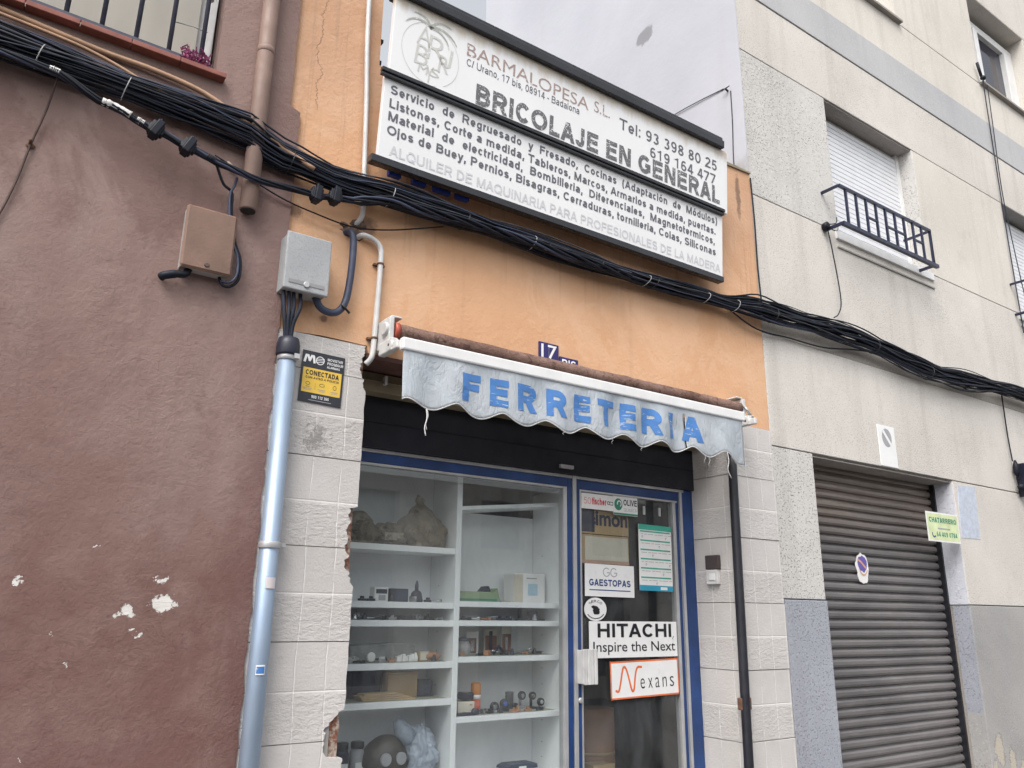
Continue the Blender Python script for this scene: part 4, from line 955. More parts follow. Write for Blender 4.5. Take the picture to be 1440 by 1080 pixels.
P_ = arc([(-.245, -.058, 0), (-.225, -.062, 0), (-.21, -.03, 0), (-.185, .06, 0), (-.165, .07, 0), (-.145, .03, 0), (-.12, -.055, 0), (-.10, -.058, 0), (-.085, .02, 0), (-.065, .066, 0), (-.03, .068, 0)], 5)
strip(MB(), [(p.x, p.y) for p in P_], .013, .001).build('swash_letter', INKO, t, 0, True)
for ch, x in zip('exans', (-.045, .020, .080, .142, .205)): text(ch, x, x+.036, -.056, .066*1.33, .001, INKGR if 0 else INK, t, bold=-.008)

t = thing('doorbell', 'dark and white doorbell boxes on the tiled door jamb', 'doorbell', (4.118, .15, 1.92))
MB().box(4.095, 4.124, .09, .20, 1.895, 1.985).build('dark_cover', plain('brown plastic', (.06, .045, .045), .5), t, .005)
MB().box(4.094, 4.124, .10, .195, 1.80, 1.892).build('white_box', WHITED, t, .004)
MB().box(4.088, 4.0935, .12, .165, 1.825, 1.868).build('push_button', WHITE, t, .002)
t = thing('black_downpipe', 'slim black downpipe on the corner of the right tiled pier', 'pipe', (4.125, -.05, 0))
MB().tube([(4.135, -.05, 2.78), (4.128, -.05, 2.5), (4.105, -.05, .9), (4.095, -.05, 0)], .029, 16).build('pipe_tube', plain('black pipe paint', (.016, .017, .024), .45, var=.3), t)
MB().box(4.075, 4.165, -.052, -.014, 1.06, 1.13).build('rusty_clip', RUST, t, .006)
# ---------------------------------------------------------------- boxes, pipes and hoses by the brown and orange border
t = thing('meter_box', 'beige brown plastic meter box on the brown wall', 'box', (.72, -.03, 3.02))
MB().box(.608, .826, -.098, -.078, 3.016, 3.312).build('lid', BOXB, t, .019, seg=1); MB().box(.614, .82, -.077, -.02, 3.022, 3.306).build('case', BOXSIDE, t, .004)
MB().lathe((.717, -.101, 3.045), [(.009, -.002), (.011, .001), (.011, .004)], 14, 'y').build('lid_screw', plain('dark screw', (.1, .06, .05)), t)
t = thing('cable_stub', 'short black cable stub curling out beneath the brown meter box', 'cable', (.6, -.05, 3.0))
MB().tube(arc([(.655, -.05, 3.025), (.64, -.06, 2.995), (.60, -.06, 2.985), (.563, -.055, 2.972), (.55, -.04, 2.965)], 6), [.016]*12+[.018]*13, 12).build('sheath', CABLE, t)
t = thing('junction_box', 'pitted grey metal junction box over the pipe on the orange wall', 'box', (1.155, -.05, 3.02))
MB().box(1.047, 1.264, -.13, -.112, 3.016, 3.300).build('lid', GREYBOX, t, .006); MB().box(1.053, 1.258, -.111, -.004, 3.022, 3.294).build('case', GREYBOX, t, .004)
MB().box(1.07, 1.24, -.1325, -.13, 3.046, 3.064).build('lid_strip', plain('worn strip', (.25, .25, .26)), t)
MB().lathe((1.155, -.138, 3.05), [(.012, 0), (.015, .004), (.015, .008)], 16, 'y').build('lock', ALU, t)
t = thing('steel_conduit', 'tall galvanised steel conduit pipe standing against the left tiled pier', 'pipe', (1.113, -.07, 0))
PXC = 1.117
MB().lathe((PXC, -.07, 0), [(.0405, 0), (.0405, 2.715)], 24).build('pipe_tube', GALV, t)
MB().lathe((PXC, -.07, 0), [(.0435, 2.69), (.0455, 2.692), (.0455, 2.718), (.043, 2.72)], 24).box(PXC+.015, PXC+.04, -.125, -.1, 2.694, 2.716).build('band', ALU, t)
MB().lathe((PXC, -.07, 0), [(.050, 2.712), (.053, 2.72), (.053, 2.765), (.046, 2.795), (.022, 2.805)], 20).build('rubber_cap', plain('navy rubber cap', (.018, .02, .035), .45), t)
MB().lathe((PXC, -.07, 0), [(.0435, 1.855), (.047, 1.856), (.047, 1.882), (.0435, 1.883)], 24).box(PXC+.046, PXC+.068, -.08, -.05, 1.86, 1.878).build('clamp', ALU, t, .002)
def wrap(z0, z1, a0, a1, mat, name, r=.0437):
    b = MB(); n = 10
    for k in range(n):
        p = [(PXC+r*sin(a), -.07-r*cos(a)) for a in (a0+(a1-a0)*k/n, a0+(a1-a0)*(k+1)/n)]
        b.quad((*p[0], z0), (*p[1], z0), (*p[1], z1), (*p[0], z1))
    return b.build(name, mat, t)
wrap(1.69, 1.735, -.35, .7, plain('pale label', (.6, .55, .56)), 'pale_label'); wrap(1.352, 1.39, -.5, .35, PAPER, 'blue_label'); wrap(1.357, 1.384, -.45, .3, L_BLUE, 'blue_print', .0441)
for i, (xa, xb) in enumerate(((1.07, 1.088), (1.095, 1.102), (1.118, 1.116), (1.150, 1.128))):
    o = MB().tube(arc([(xa, -.07, 3.03), (xa+(xb-xa)*.25+.004, -.072-.006*i, 2.95), (xb, -.075-.004*(i % 2), 2.87), (xb*.6+PXC*.4, -.07, 2.79)], 6), .0095, 10).build('feed_cable', CABLE2, None)
    tag(o, ('leftmost', 'second', 'third', 'rightmost')[i]+' of four black cables from the grey junction box into the steel pipe', 'cable', 'cables between junction box and steel pipe')
t = thing('grey_hose', 'thick blue grey hose looping from the wall hole to the grey junction box', 'hose', (1.38, -.04, 3.2))
MB().tube(arc([(1.375, .02, 3.435), (1.392, -.035, 3.425), (1.402, -.05, 3.36), (1.40, -.05, 3.2), (1.385, -.05, 3.06), (1.355, -.052, 2.995), (1.31, -.055, 2.972), (1.255, -.06, 2.985), (1.225, -.065, 3.03)], 8), .0175, 14).build('hose', BLUECAB, t)
MB().tube([(1.355, -.075, 3.02), (1.40, -.07, 2.985)], .006, 8).build('clip', BLKMET, t)
t = thing('white_conduit', 'upper white plastic conduit running down the orange wall past the sign', 'conduit', (1.43, -.03, 4))
MB().tube(arc([(1.395, -.03, 6.5), (1.398, -.03, 4.85), (1.425, -.03, 4.2), (1.44, -.03, 3.8), (1.448, -.03, 3.58), (1.444, -.025, 3.53), (1.43, .0, 3.50), (1.42, .03, 3.49)], 6), .013, 12).build('tube', WHITED, t)
t = thing('white_conduit', 'lower white plastic conduit bending from the wall hole down beside the awning bracket', 'conduit', (1.55, -.03, 3))
MB().tube(arc([(1.44, .02, 3.425), (1.458, -.03, 3.432), (1.52, -.032, 3.422), (1.556, -.033, 3.385), (1.562, -.033, 3.30), (1.556, -.033, 3.0), (1.552, -.033, 2.87), (1.545, -.033, 2.80), (1.525, -.015, 2.765)], 8), .014, 12).build('tube', WHITED, t)
for z, x in ((3.30, 1.562), (2.90, 1.553)): MB().lathe((x, -.033, z), [(.0145, -.006), (.017, -.005), (.017, .005), (.0145, .006)], 14).box(x-.03, x+.03, -.02, 0, z-.005, z+.005).build('clip', RUST, t)
b = MB()
for (x, z, r, s) in ((1.365, 3.475, .014, 1), (1.405, 3.445, .03, 2), (1.445, 3.5, .026, 3), (1.43, 3.44, .03, 5)): b.blob((x, .0, z), (r*1.6, .008, r), s, .4, 3, 0, False, 3)
o = b.build('broken_wall_hole', plain('crumbled mortar', (.16, .105, .08), .95, var=.5, scale=50, bumpy=.6), bpy.data.objects['hardware_shop'])

# ---------------------------------------------------------------- cable bundles
ZC = [(-3, 3.80), (-.2, 3.805), (.5, 3.785), (.8, 3.77), (1.0, 3.70), (1.3, 3.665), (1.6, 3.685), (2.2, 3.68), (3.0, 3.662), (4.0, 3.685), (4.5, 3.73), (5.6, 3.765), (6.85, 3.675), (8.45, 3.755), (12, 3.72)]
HW = [(-3, .085), (-.2, .085), (.5, .085), (.9, .10), (1.2, .09), (1.6, .082), (2.2, .075), (3.0, .057), (4.0, .058), (4.5, .092), (5.6, .095), (6.85, .105), (8.45, .085), (12, .08)]
random.seed(11)
t = thing('cable_bundle', 'thick sagging bundle of black telephone and power cables across all three facades', 'cables', (3, -.06, 3.7))
for i in range(62):
    ph = random.uniform(0, 2*pi); rad = sqrt(random.random())*.95; wv = random.uniform(-.9, .9); r = random.choice((.0035, .0042, .005, .006, .0075)); sd = i*3.7; lo = random.random() < .2
    pts = []; x = -2.4; x1 = 11.5
    while x <= x1:
        a = ph+wv*x+1.1*noise.noise(Vector((x*.6, sd, 0)))
        k = rad*(1+.25*noise.noise(Vector((x*1.3, sd, 7)))); hwx = lerp_tab(HW, x)
        # ties every 0.9 m pull the strands together
        k *= .80+.25*abs(sin(pi*(x-.3)/.95)); sg = (.35 if lo else .08)*hwx*noise.noise(Vector((x*2.6, sd, 3)))
        pts.append((x, -.075+.048*k*cos(a), lerp_tab(ZC, x)+hwx*k*sin(a)+sg)); x += .085
    MB().tube(pts, r, 6, False).build('cable', (CABLE3 if i % 9 == 0 else CABLE2 if i % 4 == 0 else BLUECAB if i % 13 == 0 else CABLE), t)
for x in (1.02, 1.55, 2.0, 2.45, 2.55, 2.95, 3.35, 3.42, 3.9, 4.2, 4.62, 5.9, 6.7, -.05, .28):
    zc, hh = lerp_tab(ZC, x), lerp_tab(HW, x); x += .02
    b = MB().tube([(x+.012*sin(a), -.078+.058*cos(a), zc-hh*.25+hh*.62*sin(a)) for a in [i*pi/10 for i in range(21)]], .0022, 5, False); b.build('cable_tie', BLKMET if int(x*10) % 3 else TIE, t)
ZF = [(-3, 3.70), (-.17, 3.722), (.015, 3.715), (.237, 3.643), (.44, 3.594), (.578, 3.561), (.72, 3.53), (.885, 3.508), (1.187, 3.523), (1.284, 3.545), (1.61, 3.622), (2.2, 3.64), (3.4, 3.63), (4, 3.64)]
t = thing('feeder_cable', 'lower twisted black supply cable with four connector blocks on the brown wall', 'cable', (.7, -.1, 3.55))
for i in range(5):
    pts = []; x = -2.4
    while x < 3.2:
        a = x*7+i*2*pi/5; q = .010 if x < 1.4 else .02
        pts.append((x, -.10+q*cos(a)-.02, lerp_tab(ZF, x)+q*sin(a)+.004*noise.noise(Vector((x*4, i*5, 0))))); x += .05
    MB().tube(pts, .0072, 8, False).build('cable', CABLE if i % 2 else BLUECAB if i == 4 else CABLE, t)
random.seed(2)
for x in (.435, .572, 1.17, 1.262):
    z = lerp_tab(ZF, x); c = Vector((x, -.12, z)); R = Matrix.Translation(c) @ Matrix.Rotation(radians(random.uniform(5, 25)), 4, 'Y')
    b = MB().box(-.024, .024, -.026, .026, -.03, .03, R).box(-.034, .034, -.018, .018, -.016, .016, R).box(-.016, .016, -.034, .03, -.038, .042, R).box(-.012, .0, -.02, .01, .04, .056, R).box(-.03, -.02, -.02, .02, -.026, .034, R)
    b.build('connector', CABLE, t, .005)
def seg(x0, x1, r, mat, name, seed):
    pts = [(x0+(x1-x0)*k/14, -.122, lerp_tab(ZF, x0+(x1-x0)*k/14)+.003) for k in range(15)]
    MB().tube(pts, [r*(.75+.4*noise.noise(Vector((k*.9, seed, 0)))) for k in range(15)], 10).build(name, mat, t)
seg(.215, .33, .021, TAPE, 'white_tape', 1); seg(.355, .385, .019, TAPE, 'white_tape', 4); seg(.01, .05, .018, TAPE, 'white_tape', 7); seg(.655, .69, .022, CABLE, 'black_tape', 2)
o = MB().tube(arc([(.70, -.115, 3.525), (.745, -.09, 3.455), (.79, -.075, 3.43), (.80, -.07, 3.34), (.83, -.07, 3.2), (.862, -.07, 3.12), (.865, -.07, 3.03), (.835, -.065, 2.985), (.80, -.06, 2.985), (.785, -.05, 3.02)], 7), .0068, 8).build('drop_cable', CABLE)
tag(o, 'black drop cable looping outermost from the feeder to the brown meter box', 'cable')
o = MB().tube(arc([(.80, -.10, 3.50), (.795, -.085, 3.46), (.783, -.08, 3.42), (.79, -.08, 3.32), (.815, -.082, 3.2), (.848, -.08, 3.12), (.852, -.08, 3.04), (.828, -.075, 3.0), (.79, -.06, 3.0)], 7), .0062, 8).build('drop_cable', BLUECAB)
tag(o, 'blue grey drop cable looping inside the black one to the brown meter box', 'cable')
o = MB().tube(arc([(-1.5, -.035, 3.97), (-.6, -.035, 3.99), (-.2, -.035, 3.968), (.18, -.04, 3.936), (.4, -.045, 3.93), (.62, -.05, 3.90), (.82, -.08, 3.80), (1.0, -.10, 3.72), (1.15, -.11, 3.66)], 6), .0125, 10).build('tan_cable', TANCAB)
tag(o, 'thick tan painted cable running under the red window sill', 'cable')
o = MB().tube(arc([(-1.5, -.045, 3.93), (-.5, -.045, 3.945), (.0, -.05, 3.925), (.2, -.07, 3.885), (.38, -.09, 3.82), (.55, -.1, 3.77)], 6), .008, 8).build('tan_cable', TANCAB)
tag(o, 'thin tan painted cable dipping into the black cable bundle at top left', 'cable')
o = MB().tube(arc([(.045, -.10, 3.71), (.03, -.05, 3.58), (.0, -.035, 3.41), (-.03, -.033, 3.2), (-.08, -.033, 3.0), (-.2, -.033, 2.7)], 6), .0045, 6).build('hanging_wire', plain('brown wire', (.06, .035, .03), .7))
tag(o, 'thin brown wire hanging down the brown wall from the feeder cable', 'wire')
o = MB().tube(arc([(.7, -.06, 3.60), (1.0, -.04, 3.505), (1.2, -.03, 3.475), (1.4, -.03, 3.462), (1.6, -.04, 3.50), (1.9, -.06, 3.60)], 8), .0042, 6).build('loose_wire', CABLE)
tag(o, 'thin loose black wire sagging below the connector blocks on the orange wall', 'wire')
t = thing('nail', 'rusty nail with scrap of plaster in the brown wall beside the hanging wire', 'nail', (-.004, -.03, 3.41))
MB().tube([(-.004, -.02, 3.41), (-.004, -.06, 3.414)], .006, 8).blob((0, -.026, 3.405), (.016, .006, .012), 4, .3, 2, 0, False, 2).build('shank', RUST, t)
t = thing('wall_plug', 'pale broken wall plug below the cables on the brown wall', 'fixing', (.79, -.03, 3.57))
MB().box(.755, .80, -.05, -.02, 3.572, 3.59, Matrix.Translation((.777, 0, 3.58)) @ Matrix.Rotation(radians(35), 4, 'Y') @ Matrix.Translation((-.777, 0, -3.58))).build('plug', plain('pale plaster', (.42, .33, .28), .9, var=.3, scale=40), t, .004)

# wires on the right hand building
def wire(label, pts, r=.005, mat=CABLE, name='wall_wire'):
    return tag(MB().tube(arc(pts, 6), r, 6, False).build(name, mat), label, 'wire')
wire('thin black wire dropping from the round junction by the balconette to the cable bundle', [(5.54, -.02, 4.70), (5.56, -.03, 4.5), (5.60, -.03, 4.2), (5.585, -.04, 4.03), (5.50, -.06, 3.92), (5.42, -.07, 3.87)])
t = thing('wire_junction', 'round black wire junction at the left end of the white shuttered window sill', 'junction', (5.52, -.02, 4.72))
MB().lathe((5.525, -.045, 4.715), [(.02, 0), (.036, .008), (.036, .03), (.03, .05)], 16, 'y').build('case', CABLE, t)
MB().tube(arc([(5.53, -.03, 4.73), (5.62, -.05, 4.76), (5.66, -.04, 4.83)], 5), .004, 6).tube(arc([(5.53, -.03, 4.70), (5.64, -.04, 4.70), (5.70, -.02, 4.77)], 5), .003, 6).build('wire_tail', CABLE2, t)
wire('left of two long thin wires hanging from the upper right window', [(8.96, -.03, 7.66), (8.96, -.02, 7.2), (8.95, -.01, 6.2), (8.93, -.01, 5.3), (8.90, -.02, 4.5)], .006, CABLE2)
wire('right of two long thin wires hanging from the upper right window', [(9.05, -.03, 7.60), (9.04, -.02, 7.1), (9.00, -.01, 6.2), (9.02, -.02, 5.5), (9.06, -.03, 4.9)], .005, CABLE2)
t = thing('wire_bracket', 'small black bracket at the lower left corner of the upper right window', 'bracket', (8.97, -.03, 7.66))
MB().tube([(8.88, -.03, 7.82), (8.93, -.03, 7.66)], .016, 10).blob((8.95, -.04, 7.64), (.035, .03, .03), 2, .2, 2, 0, False, 2).build('bracket_arm', CABLE, t)
wire('thin black wire dropping from the cable bundle to the black clamp at far right', [(8.10, -.05, 3.72), (8.14, -.03, 3.60), (8.155, -.02, 3.3), (8.17, -.02, 3.05)], .006)
t = thing('cable_clamp', 'black teardrop cable clamp on the wire at the right edge of the facade', 'clamp', (8.17, -.03, 2.95))
MB().lathe((8.172, -.04, 2.9), [(.008, 0), (.028, .04), (.026, .11), (.008, .16)], 14).build('clamp_body', CABLE, t)
MB().blob((8.19, -.05, 2.805), (.035, .03, .035), 1, .1, 2, 0, False, 3).tube(arc([(8.172, -.03, 2.9), (8.18, -.03, 2.86), (8.19, -.03, 2.82)], 4), .006, 6).tube(arc([(8.19, -.03, 2.87), (8.25, -.04, 2.9), (8.3, -.04, 2.85)], 4), .004, 6).build('wire_ball', CABLE, t)
t = thing('wall_lantern', 'dark blue black wall lantern cut by the right edge of the view', 'lantern', (8.3, -.08, 2.85))
MB().box(8.235, 8.265, -.13, -.002, 2.72, 3.035).box(8.2655, 8.55, -.13, -.10, 3.00, 3.035).box(8.266, 8.55, -.03, -.002, 2.76, 2.99).build('frame', plain('navy metal', (.012, .014, .03), .4), t, .004)
MB().tube([(8.29, -.12, 2.99), (8.38, -.12, 2.86)], .006, 8).build('stay', BLKMET, t)
wire('slack thin cable hanging beneath the bundle at the shop and apartment joint', [(4.15, -.07, 3.66), (4.5, -.04, 3.585), (4.9, -.03, 3.60), (5.3, -.03, 3.61), (5.7, -.05, 3.665), (6.1, -.07, 3.70)], .006)
wire('vertical thin wire on the grey party wall above the parapet', [(4.595, .11, 5.70), (4.595, .115, 5.4), (4.595, .13, 5.1), (4.6, .13, 4.86)], .004, CABLE2)
wire('slanting thin wire across the grey party wall', [(4.595, .18, 5.76), (4.59, .5, 5.80), (4.59, .8, 5.82), (4.58, 1.3, 5.80)], .004, CABLE2)
t = thing('wire_hook', 'tiny hook where two wires meet on the grey party wall', 'hook', (4.59, .14, 5.71))
MB().tube([(4.605, .14, 5.715), (4.57, .14, 5.725)], .008, 8).tube([(4.57, .10, 5.73), (4.57, .18, 5.73)], .005, 6).build('hook_pin', BLKMET, t)
wire('thin wire along the joint between orange wall and apartment block', [(4.60, -.01, 4.85), (4.607, -.012, 4.5), (4.6, -.014, 4.1), (4.603, -.02, 3.82)], .006, CABLE)

# blue plastic strips behind the sign's lower rail
o = MB()
for (a, c) in ((1.56, 1.63), (1.70, 1.78), (1.83, 1.93), (1.97, 2.05)): o.box(a, c, -.075, -.045, 3.795, 3.83)
tag(o.build('blue_tarpaulin_edge', plain('blue tarpaulin', (.02, .07, .42), .5)), 'torn blue tarpaulin edge showing under the left end of the signboard', 'tarpaulin')

# ---------------------------------------------------------------- display shelves behind the window
s = thing('display_shelves', 'white two bay display shelving behind the shop window', 'shelves', (2.3, .55, 0))
YA, YB = .42, .70
MB().box(2.328, 2.362, YA, YB, 0, 2.80).build('divider', SHELF, s, .002)
MB().box(1.49, 1.52, YA, YB, 0, 2.80).box(3.062, 3.09, YA-.02, YB, 0, 2.34).build('side_panel', SHELF, s, .002)
MB().box(1.52, 2.328, YB, YB+.02, 0, 2.80).box(2.362, 3.062, YB, YB+.02, 0, 2.19).build('back_panel', SHELF, s)
MB().box(2.362, 3.062, YB+.03, YB+.04, 2.1, 2.8).build('upper_backing', BROWNIN, s)
LZ, RZ = (1.948, 1.655, 1.562, 1.350, 1.165, .78), (1.665, 1.563, 1.373, 1.069, .70)
for z in LZ: MB().box(1.52, 2.3275, YA+.004, YB-.001, z-.032, z).build('shelf', SHELF, s, .002)
for z in RZ: MB().box(2.3625, 3.0615, YA+.004, YB-.001, z-.030, z).build('shelf', SHELF, s, .002)
MB().prism([(2.3625, 2.165), (3.0615, 2.245), (3.0615, 2.267), (2.3625, 2.187)], (), YA+.004, YB-.001).build('shelf', SHELF, s, .002)
b = MB()
for z in (1.350, 1.165): b.quad((1.53, YA+.03, z+.0015), (2.32, YA+.03, z+.0015), (2.32, YB-.01, z+.0015), (1.53, YB-.01, z+.0015))
for z in (1.373, 1.069): b.quad((2.37, YA+.03, z+.0015), (3.05, YA+.03, z+.0015), (3.05, YB-.01, z+.0015), (2.37, YB-.01, z+.0015))
b.build('dust_paper', DUST, s)
b = MB()
for z in (.85, .95, 1.22, 1.4, 1.5, 1.75): b.tube([(2.3265, .6, z), (2.3279, .6, z)], .004, 8)
for z in (.8, .88, 1.0, 1.2, 1.29, 1.48, 1.8, 1.95): b.tube([(3.0605, .6, z), (3.0619, .6, z)], .004, 8)
b.build('peg_hole', GAP, s)
random.seed(21)
GR = {'brown_bag': 'brown plastic bags on the top left shelf', 'furniture_castor': 'castor wheels on the fourth right shelf', 'tool_pack': 'brown blister packs on the third right shelf', 'dark_jar': 'jars at the bottom left of the window', 'small_hardware': 'small metal hardware on the second right shelf'}
def item(name, label, cat, loc): return thing(name, label, cat, loc, None, GR.get(name))
t = item('brown_bag', 'large pointed brown plastic bag on the top left display shelf', 'bag', (2.17, .56, 1.948))
MB().blob((2.17, .56, 2.035), (.165, .11, .165), 3, .16, 2.4, .82, sub=5).build('film', BAGB, t)
MB().blob((2.16, .56, 2.01), (.13, .08, .085), 6, .15, 1.8, .3).build('contents', plain('brown contents', (.13, .10, .07), .8), t)
MB().tube(arc([(2.165, .56, 2.14), (2.172, .555, 2.185), (2.15, .55, 2.21), (2.16, .55, 2.225)], 4), [.03]*4+[.018]*4+[.022]*4+[.03], 10).build('gathered_neck', BAGB, t)
t = item('brown_bag', 'rounded brown bag at the left end of the top left display shelf', 'bag', (1.80, .56, 1.948))
MB().blob((1.79, .56, 2.01), (.12, .10, .115), 9, .2, 2.4, .35, sub=5).build('film', BAGB, t)
MB().blob((1.79, .57, 1.995), (.10, .07, .08), 4, .15, 1.8, 0).build('contents', BROWNIN, t)
t = item('brown_bag', 'flat brown bag with pale label between two taller bags on the top left display shelf', 'bag', (1.96, .56, 1.948))
MB().blob((1.97, .56, 1.995), (.11, .09, .085), 14, .28, 2.8, .3, sub=5).build('film', BAGB, t)
MB().box(1.91, 2.02, .465, .468, 1.975, 2.015).build('label_strip', plain('dull label', (.36, .32, .26)), t)
def carton(name, label, x0, x1, z0, hgt, mat, y0=.50, y1=.58, bits=()):
    t = item(name, label, 'box', ((x0+x1)/2, (y0+y1)/2, z0))
    MB().box(x0, x1, y0, y1, z0+.0005, z0+hgt).build('carton', mat, t, .003)
    for i, (nm, m_, a, c, e, g) in enumerate(bits): MB().box(x0+a*(x1-x0), x0+c*(x1-x0), y0-.0015-.0008*i, y0-.0005, z0+e*hgt, z0+g*hgt).build(nm, m_, t)
    return t
carton('upright_panel', 'grey green upright board at the left of the second display shelf', 1.72, 1.775, 1.655, .16, plain('grey green', (.36, .37, .35)), .6, .62, [('edge_line', SHELF, .85, .95, .02, .98)])
carton('printed_tin', 'small pale printed box on the second left display shelf', 1.885, 1.965, 1.655, .075, PAPER, .5, .56, [('dark_print', NAVY, .1, .9, .55, .85), ('grey_print', INKGR, .3, .8, .1, .45)])
carton('navy_box', 'dark navy box on the second left display shelf', 1.98, 2.085, 1.655, .07, NAVY, .5, .56, [('window_print', DKBLUE, .3, .95, .1, .85)])
t = item('glue_bottle', 'dark bottle with tall nozzle on the second left display shelf', 'bottle', (2.15, .53, 1.655))
MB().lathe((2.15, .53, 1.6555), [(.034, 0), (.036, .01), (.028, .05), (.016, .062)], 16).build('bottle_body', NAVY, t); MB().lathe((2.15, .53, 1.6555), [(.010, .0625), (.010, .09), (.004, .115)], 12).build('nozzle', DKBLUE, t)
t = item('hand_tool', 'dark flat hand tool lying on the third left display shelf', 'tool', (2.09, .55, 1.562))
MB().box(2.0, 2.22, .53, .56, 1.563, 1.585).tube([(2.2, .55, 1.575), (2.28, .55, 1.57)], .007, 8).build('tool_body', NAVY, t, .006); MB().box(2.15, 2.2, .5285, .5295, 1.567, 1.582).build('grip_mark', INKGR, t)
t = item('hand_tool', 'small chrome tap fitting on the left of the third display shelf', 'fitting', (1.87, .55, 1.562))
MB().tube(arc([(1.82, .55, 1.60), (1.83, .55, 1.575), (1.88, .55, 1.572), (1.95, .55, 1.57)], 5), .009, 10).build('spout', CHROME, t); MB().lathe((1.96, .55, 1.5625), [(.02, 0), (.02, .02), (.012, .03)], 14).build('collar', INKGR, t)
t = item('clear_tub', 'cloudy clear plastic tub on the fourth left display shelf', 'tub', (2.0, .62, 1.35))
MB().prism([(1.80, 1.3525), (2.17, 1.3525), (2.185, 1.43), (2.09, 1.447), (1.79, 1.43)], (), .57, .68).build('tub', TUB, t, .01)
t = item('plug_pile', 'pile of white sockets and plugs on the fourth left display shelf', 'plugs', (2.08, .5, 1.35))
b = MB()
for i in range(7): b.box(2.03+i*.018, 2.046+i*.018, .49+.01*(i % 2), .52, 1.352, 1.378+.006*(i % 3))
b.lathe((2.145, .5, 1.352), [(.012, 0), (.012, .02), (.004, .045)], 10).build('sockets', PAPER, t, .003)
carton('beige_block', 'beige wooden block beside the white plugs on the fourth left display shelf', 2.17, 2.225, 1.352, .05, CARD, .5, .56, [('pale_face', CREAM, .08, .9, .1, .9)])
t = item('brown_sponge', 'brown sponge like lump at the right end of the fourth left display shelf', 'sponge', (2.255, .53, 1.35))
MB().blob((2.25, .53, 1.37), (.055, .045, .03), 8, .2, 2, 0).build('lump', CARDD, t)
t = item('white_lamp', 'small round white spot lamp lying on the fourth left display shelf', 'lamp', (1.88, .5, 1.35))
MB().lathe((1.88, .48, 1.378), [(.02, 0), (.024, .004), (.024, .01), (.012, .04)], 18, 'y').build('lamp_head', PAPER, t); MB().tube(arc([(1.89, .52, 1.37), (1.93, .52, 1.365), (1.97, .51, 1.375), (1.985, .52, 1.36)], 5), .004, 6).build('lead', CABLE, t)
t = item('hanging_pack', 'dull grey packets standing at the left of the fourth display shelf', 'packets', (1.76, .6, 1.35))
MB().box(1.71, 1.745, .56, .6, 1.352, 1.43).box(1.75, 1.79, .6, .62, 1.352, 1.44).blob((1.78, .5, 1.365), (.03, .03, .02), 3, .3, 2).build('packets', TUB, t)
carton('navy_carton', 'large flat dark navy carton at the back of the fifth left display shelf', 1.60, 2.02, 1.167, .15, NAVY, .64, .67, [('sheen_strip', DKBLUE, .6, .9, .2, .9)])
carton('kraft_box', 'tan cardboard box on the fifth left display shelf', 2.02, 2.195, 1.167, .125, CARD, .56, .64, [('lid_seam', CARDD, .0, 1, .93, .96)])
carton('black_box', 'small black box at the right of the fifth left display shelf', 2.20, 2.29, 1.167, .085, NAVY, .56, .63, [('dark_label', DKBLUE, .2, .8, .2, .7)])
t = item('wood_sheets', 'stack of thin tan wood sheets lying on the fifth left display shelf', 'sheets', (1.99, .5, 1.165))
for i in range(4): MB().box(1.84-.01*i+.03*(i == 3), 2.13-.03*i, .455+.006*i, .55, 1.168+.009*i, 1.175+.009*i, Matrix.Translation((2, .5, 0)) @ Matrix.Rotation(radians(-4+3*i), 4, 'Z') @ Matrix.Translation((-2, -.5, 0))).build('sheet', WOODP, t)
t = item('round_lamp', 'large dark dome bulkhead with two pale discs at the bottom left of the window', 'lamp', (2.04, .56, .78))
MB().blob((2.03, .57, .865), (.135, .10, .125), 2, .05, 1.2, .05).build('dome', plain('brown black dome', (.06, .05, .042), .45), t)
for x in (1.99, 2.075): MB().lathe((x, .47, .885), [(.027, 0), (.031, .006), (.031, .014)], 18, 'y').build('disc', INKGR, t)
t = item('blue_bag', 'translucent pale blue plastic bag with twisted neck at the bottom left of the window', 'bag', (2.2, .55, .78))
MB().blob((2.215, .55, .885), (.10, .09, .15), 5, .24, 3.0, .4, sub=5).tube([(2.15, .55, .96), (2.11, .55, 1.01), (2.085, .55, 1.055), (2.09, .55, 1.075)], [.05, .045, .03, .008], 14).build('film', BAGC, t)
MB().blob((2.22, .57, .86), (.07, .05, .09), 3, .2, 2).build('contents', plain('bag contents', (.3, .34, .42)), t)
for i, (x, lbl) in enumerate(((1.80, 'left of two dark labelled jars'), (1.885, 'right of two dark labelled jars'))):
    t = item('dark_jar', lbl+' at the bottom left of the window', 'jar', (x, .6, .78))
    MB().lathe((x, .6, .781), [(.036, 0), (.038, .01), (.038, .13), (.03, .15)], 18).build('jar_body', NAVY if i == 0 else INKGR, t); MB().lathe((x, .6, .781), [(.032, .151), (.034, .155), (.034, .18), (.03, .184)], 18).build('jar_lid', BLKMET, t)
    MB().box(x-.022, x+.022, .561, .5625, .81, .87).build('jar_label', PAPER, t)
t = item('green_case', 'pale green hand plane case on the upper right display shelf', 'case', (2.56, .55, 1.665))
MB().prism([(2.40, 1.6655), (2.685, 1.6655), (2.665, 1.745), (2.64, 1.72), (2.40, 1.722)], (), .5, .6).build('case_body', GREEN, t, .004); MB().prism([(2.56, 1.723), (2.635, 1.723), (2.62, 1.756), (2.59, 1.752)], (), .52, .57).build('knob', NAVY, t, .006); MB().box(2.40, 2.66, .497, .4995, 1.671, 1.682).build('dark_lip', INKG, t); MB().box(2.69, 2.76, .5, .57, 1.6655, 1.672).build('loose_card', CARD, t)
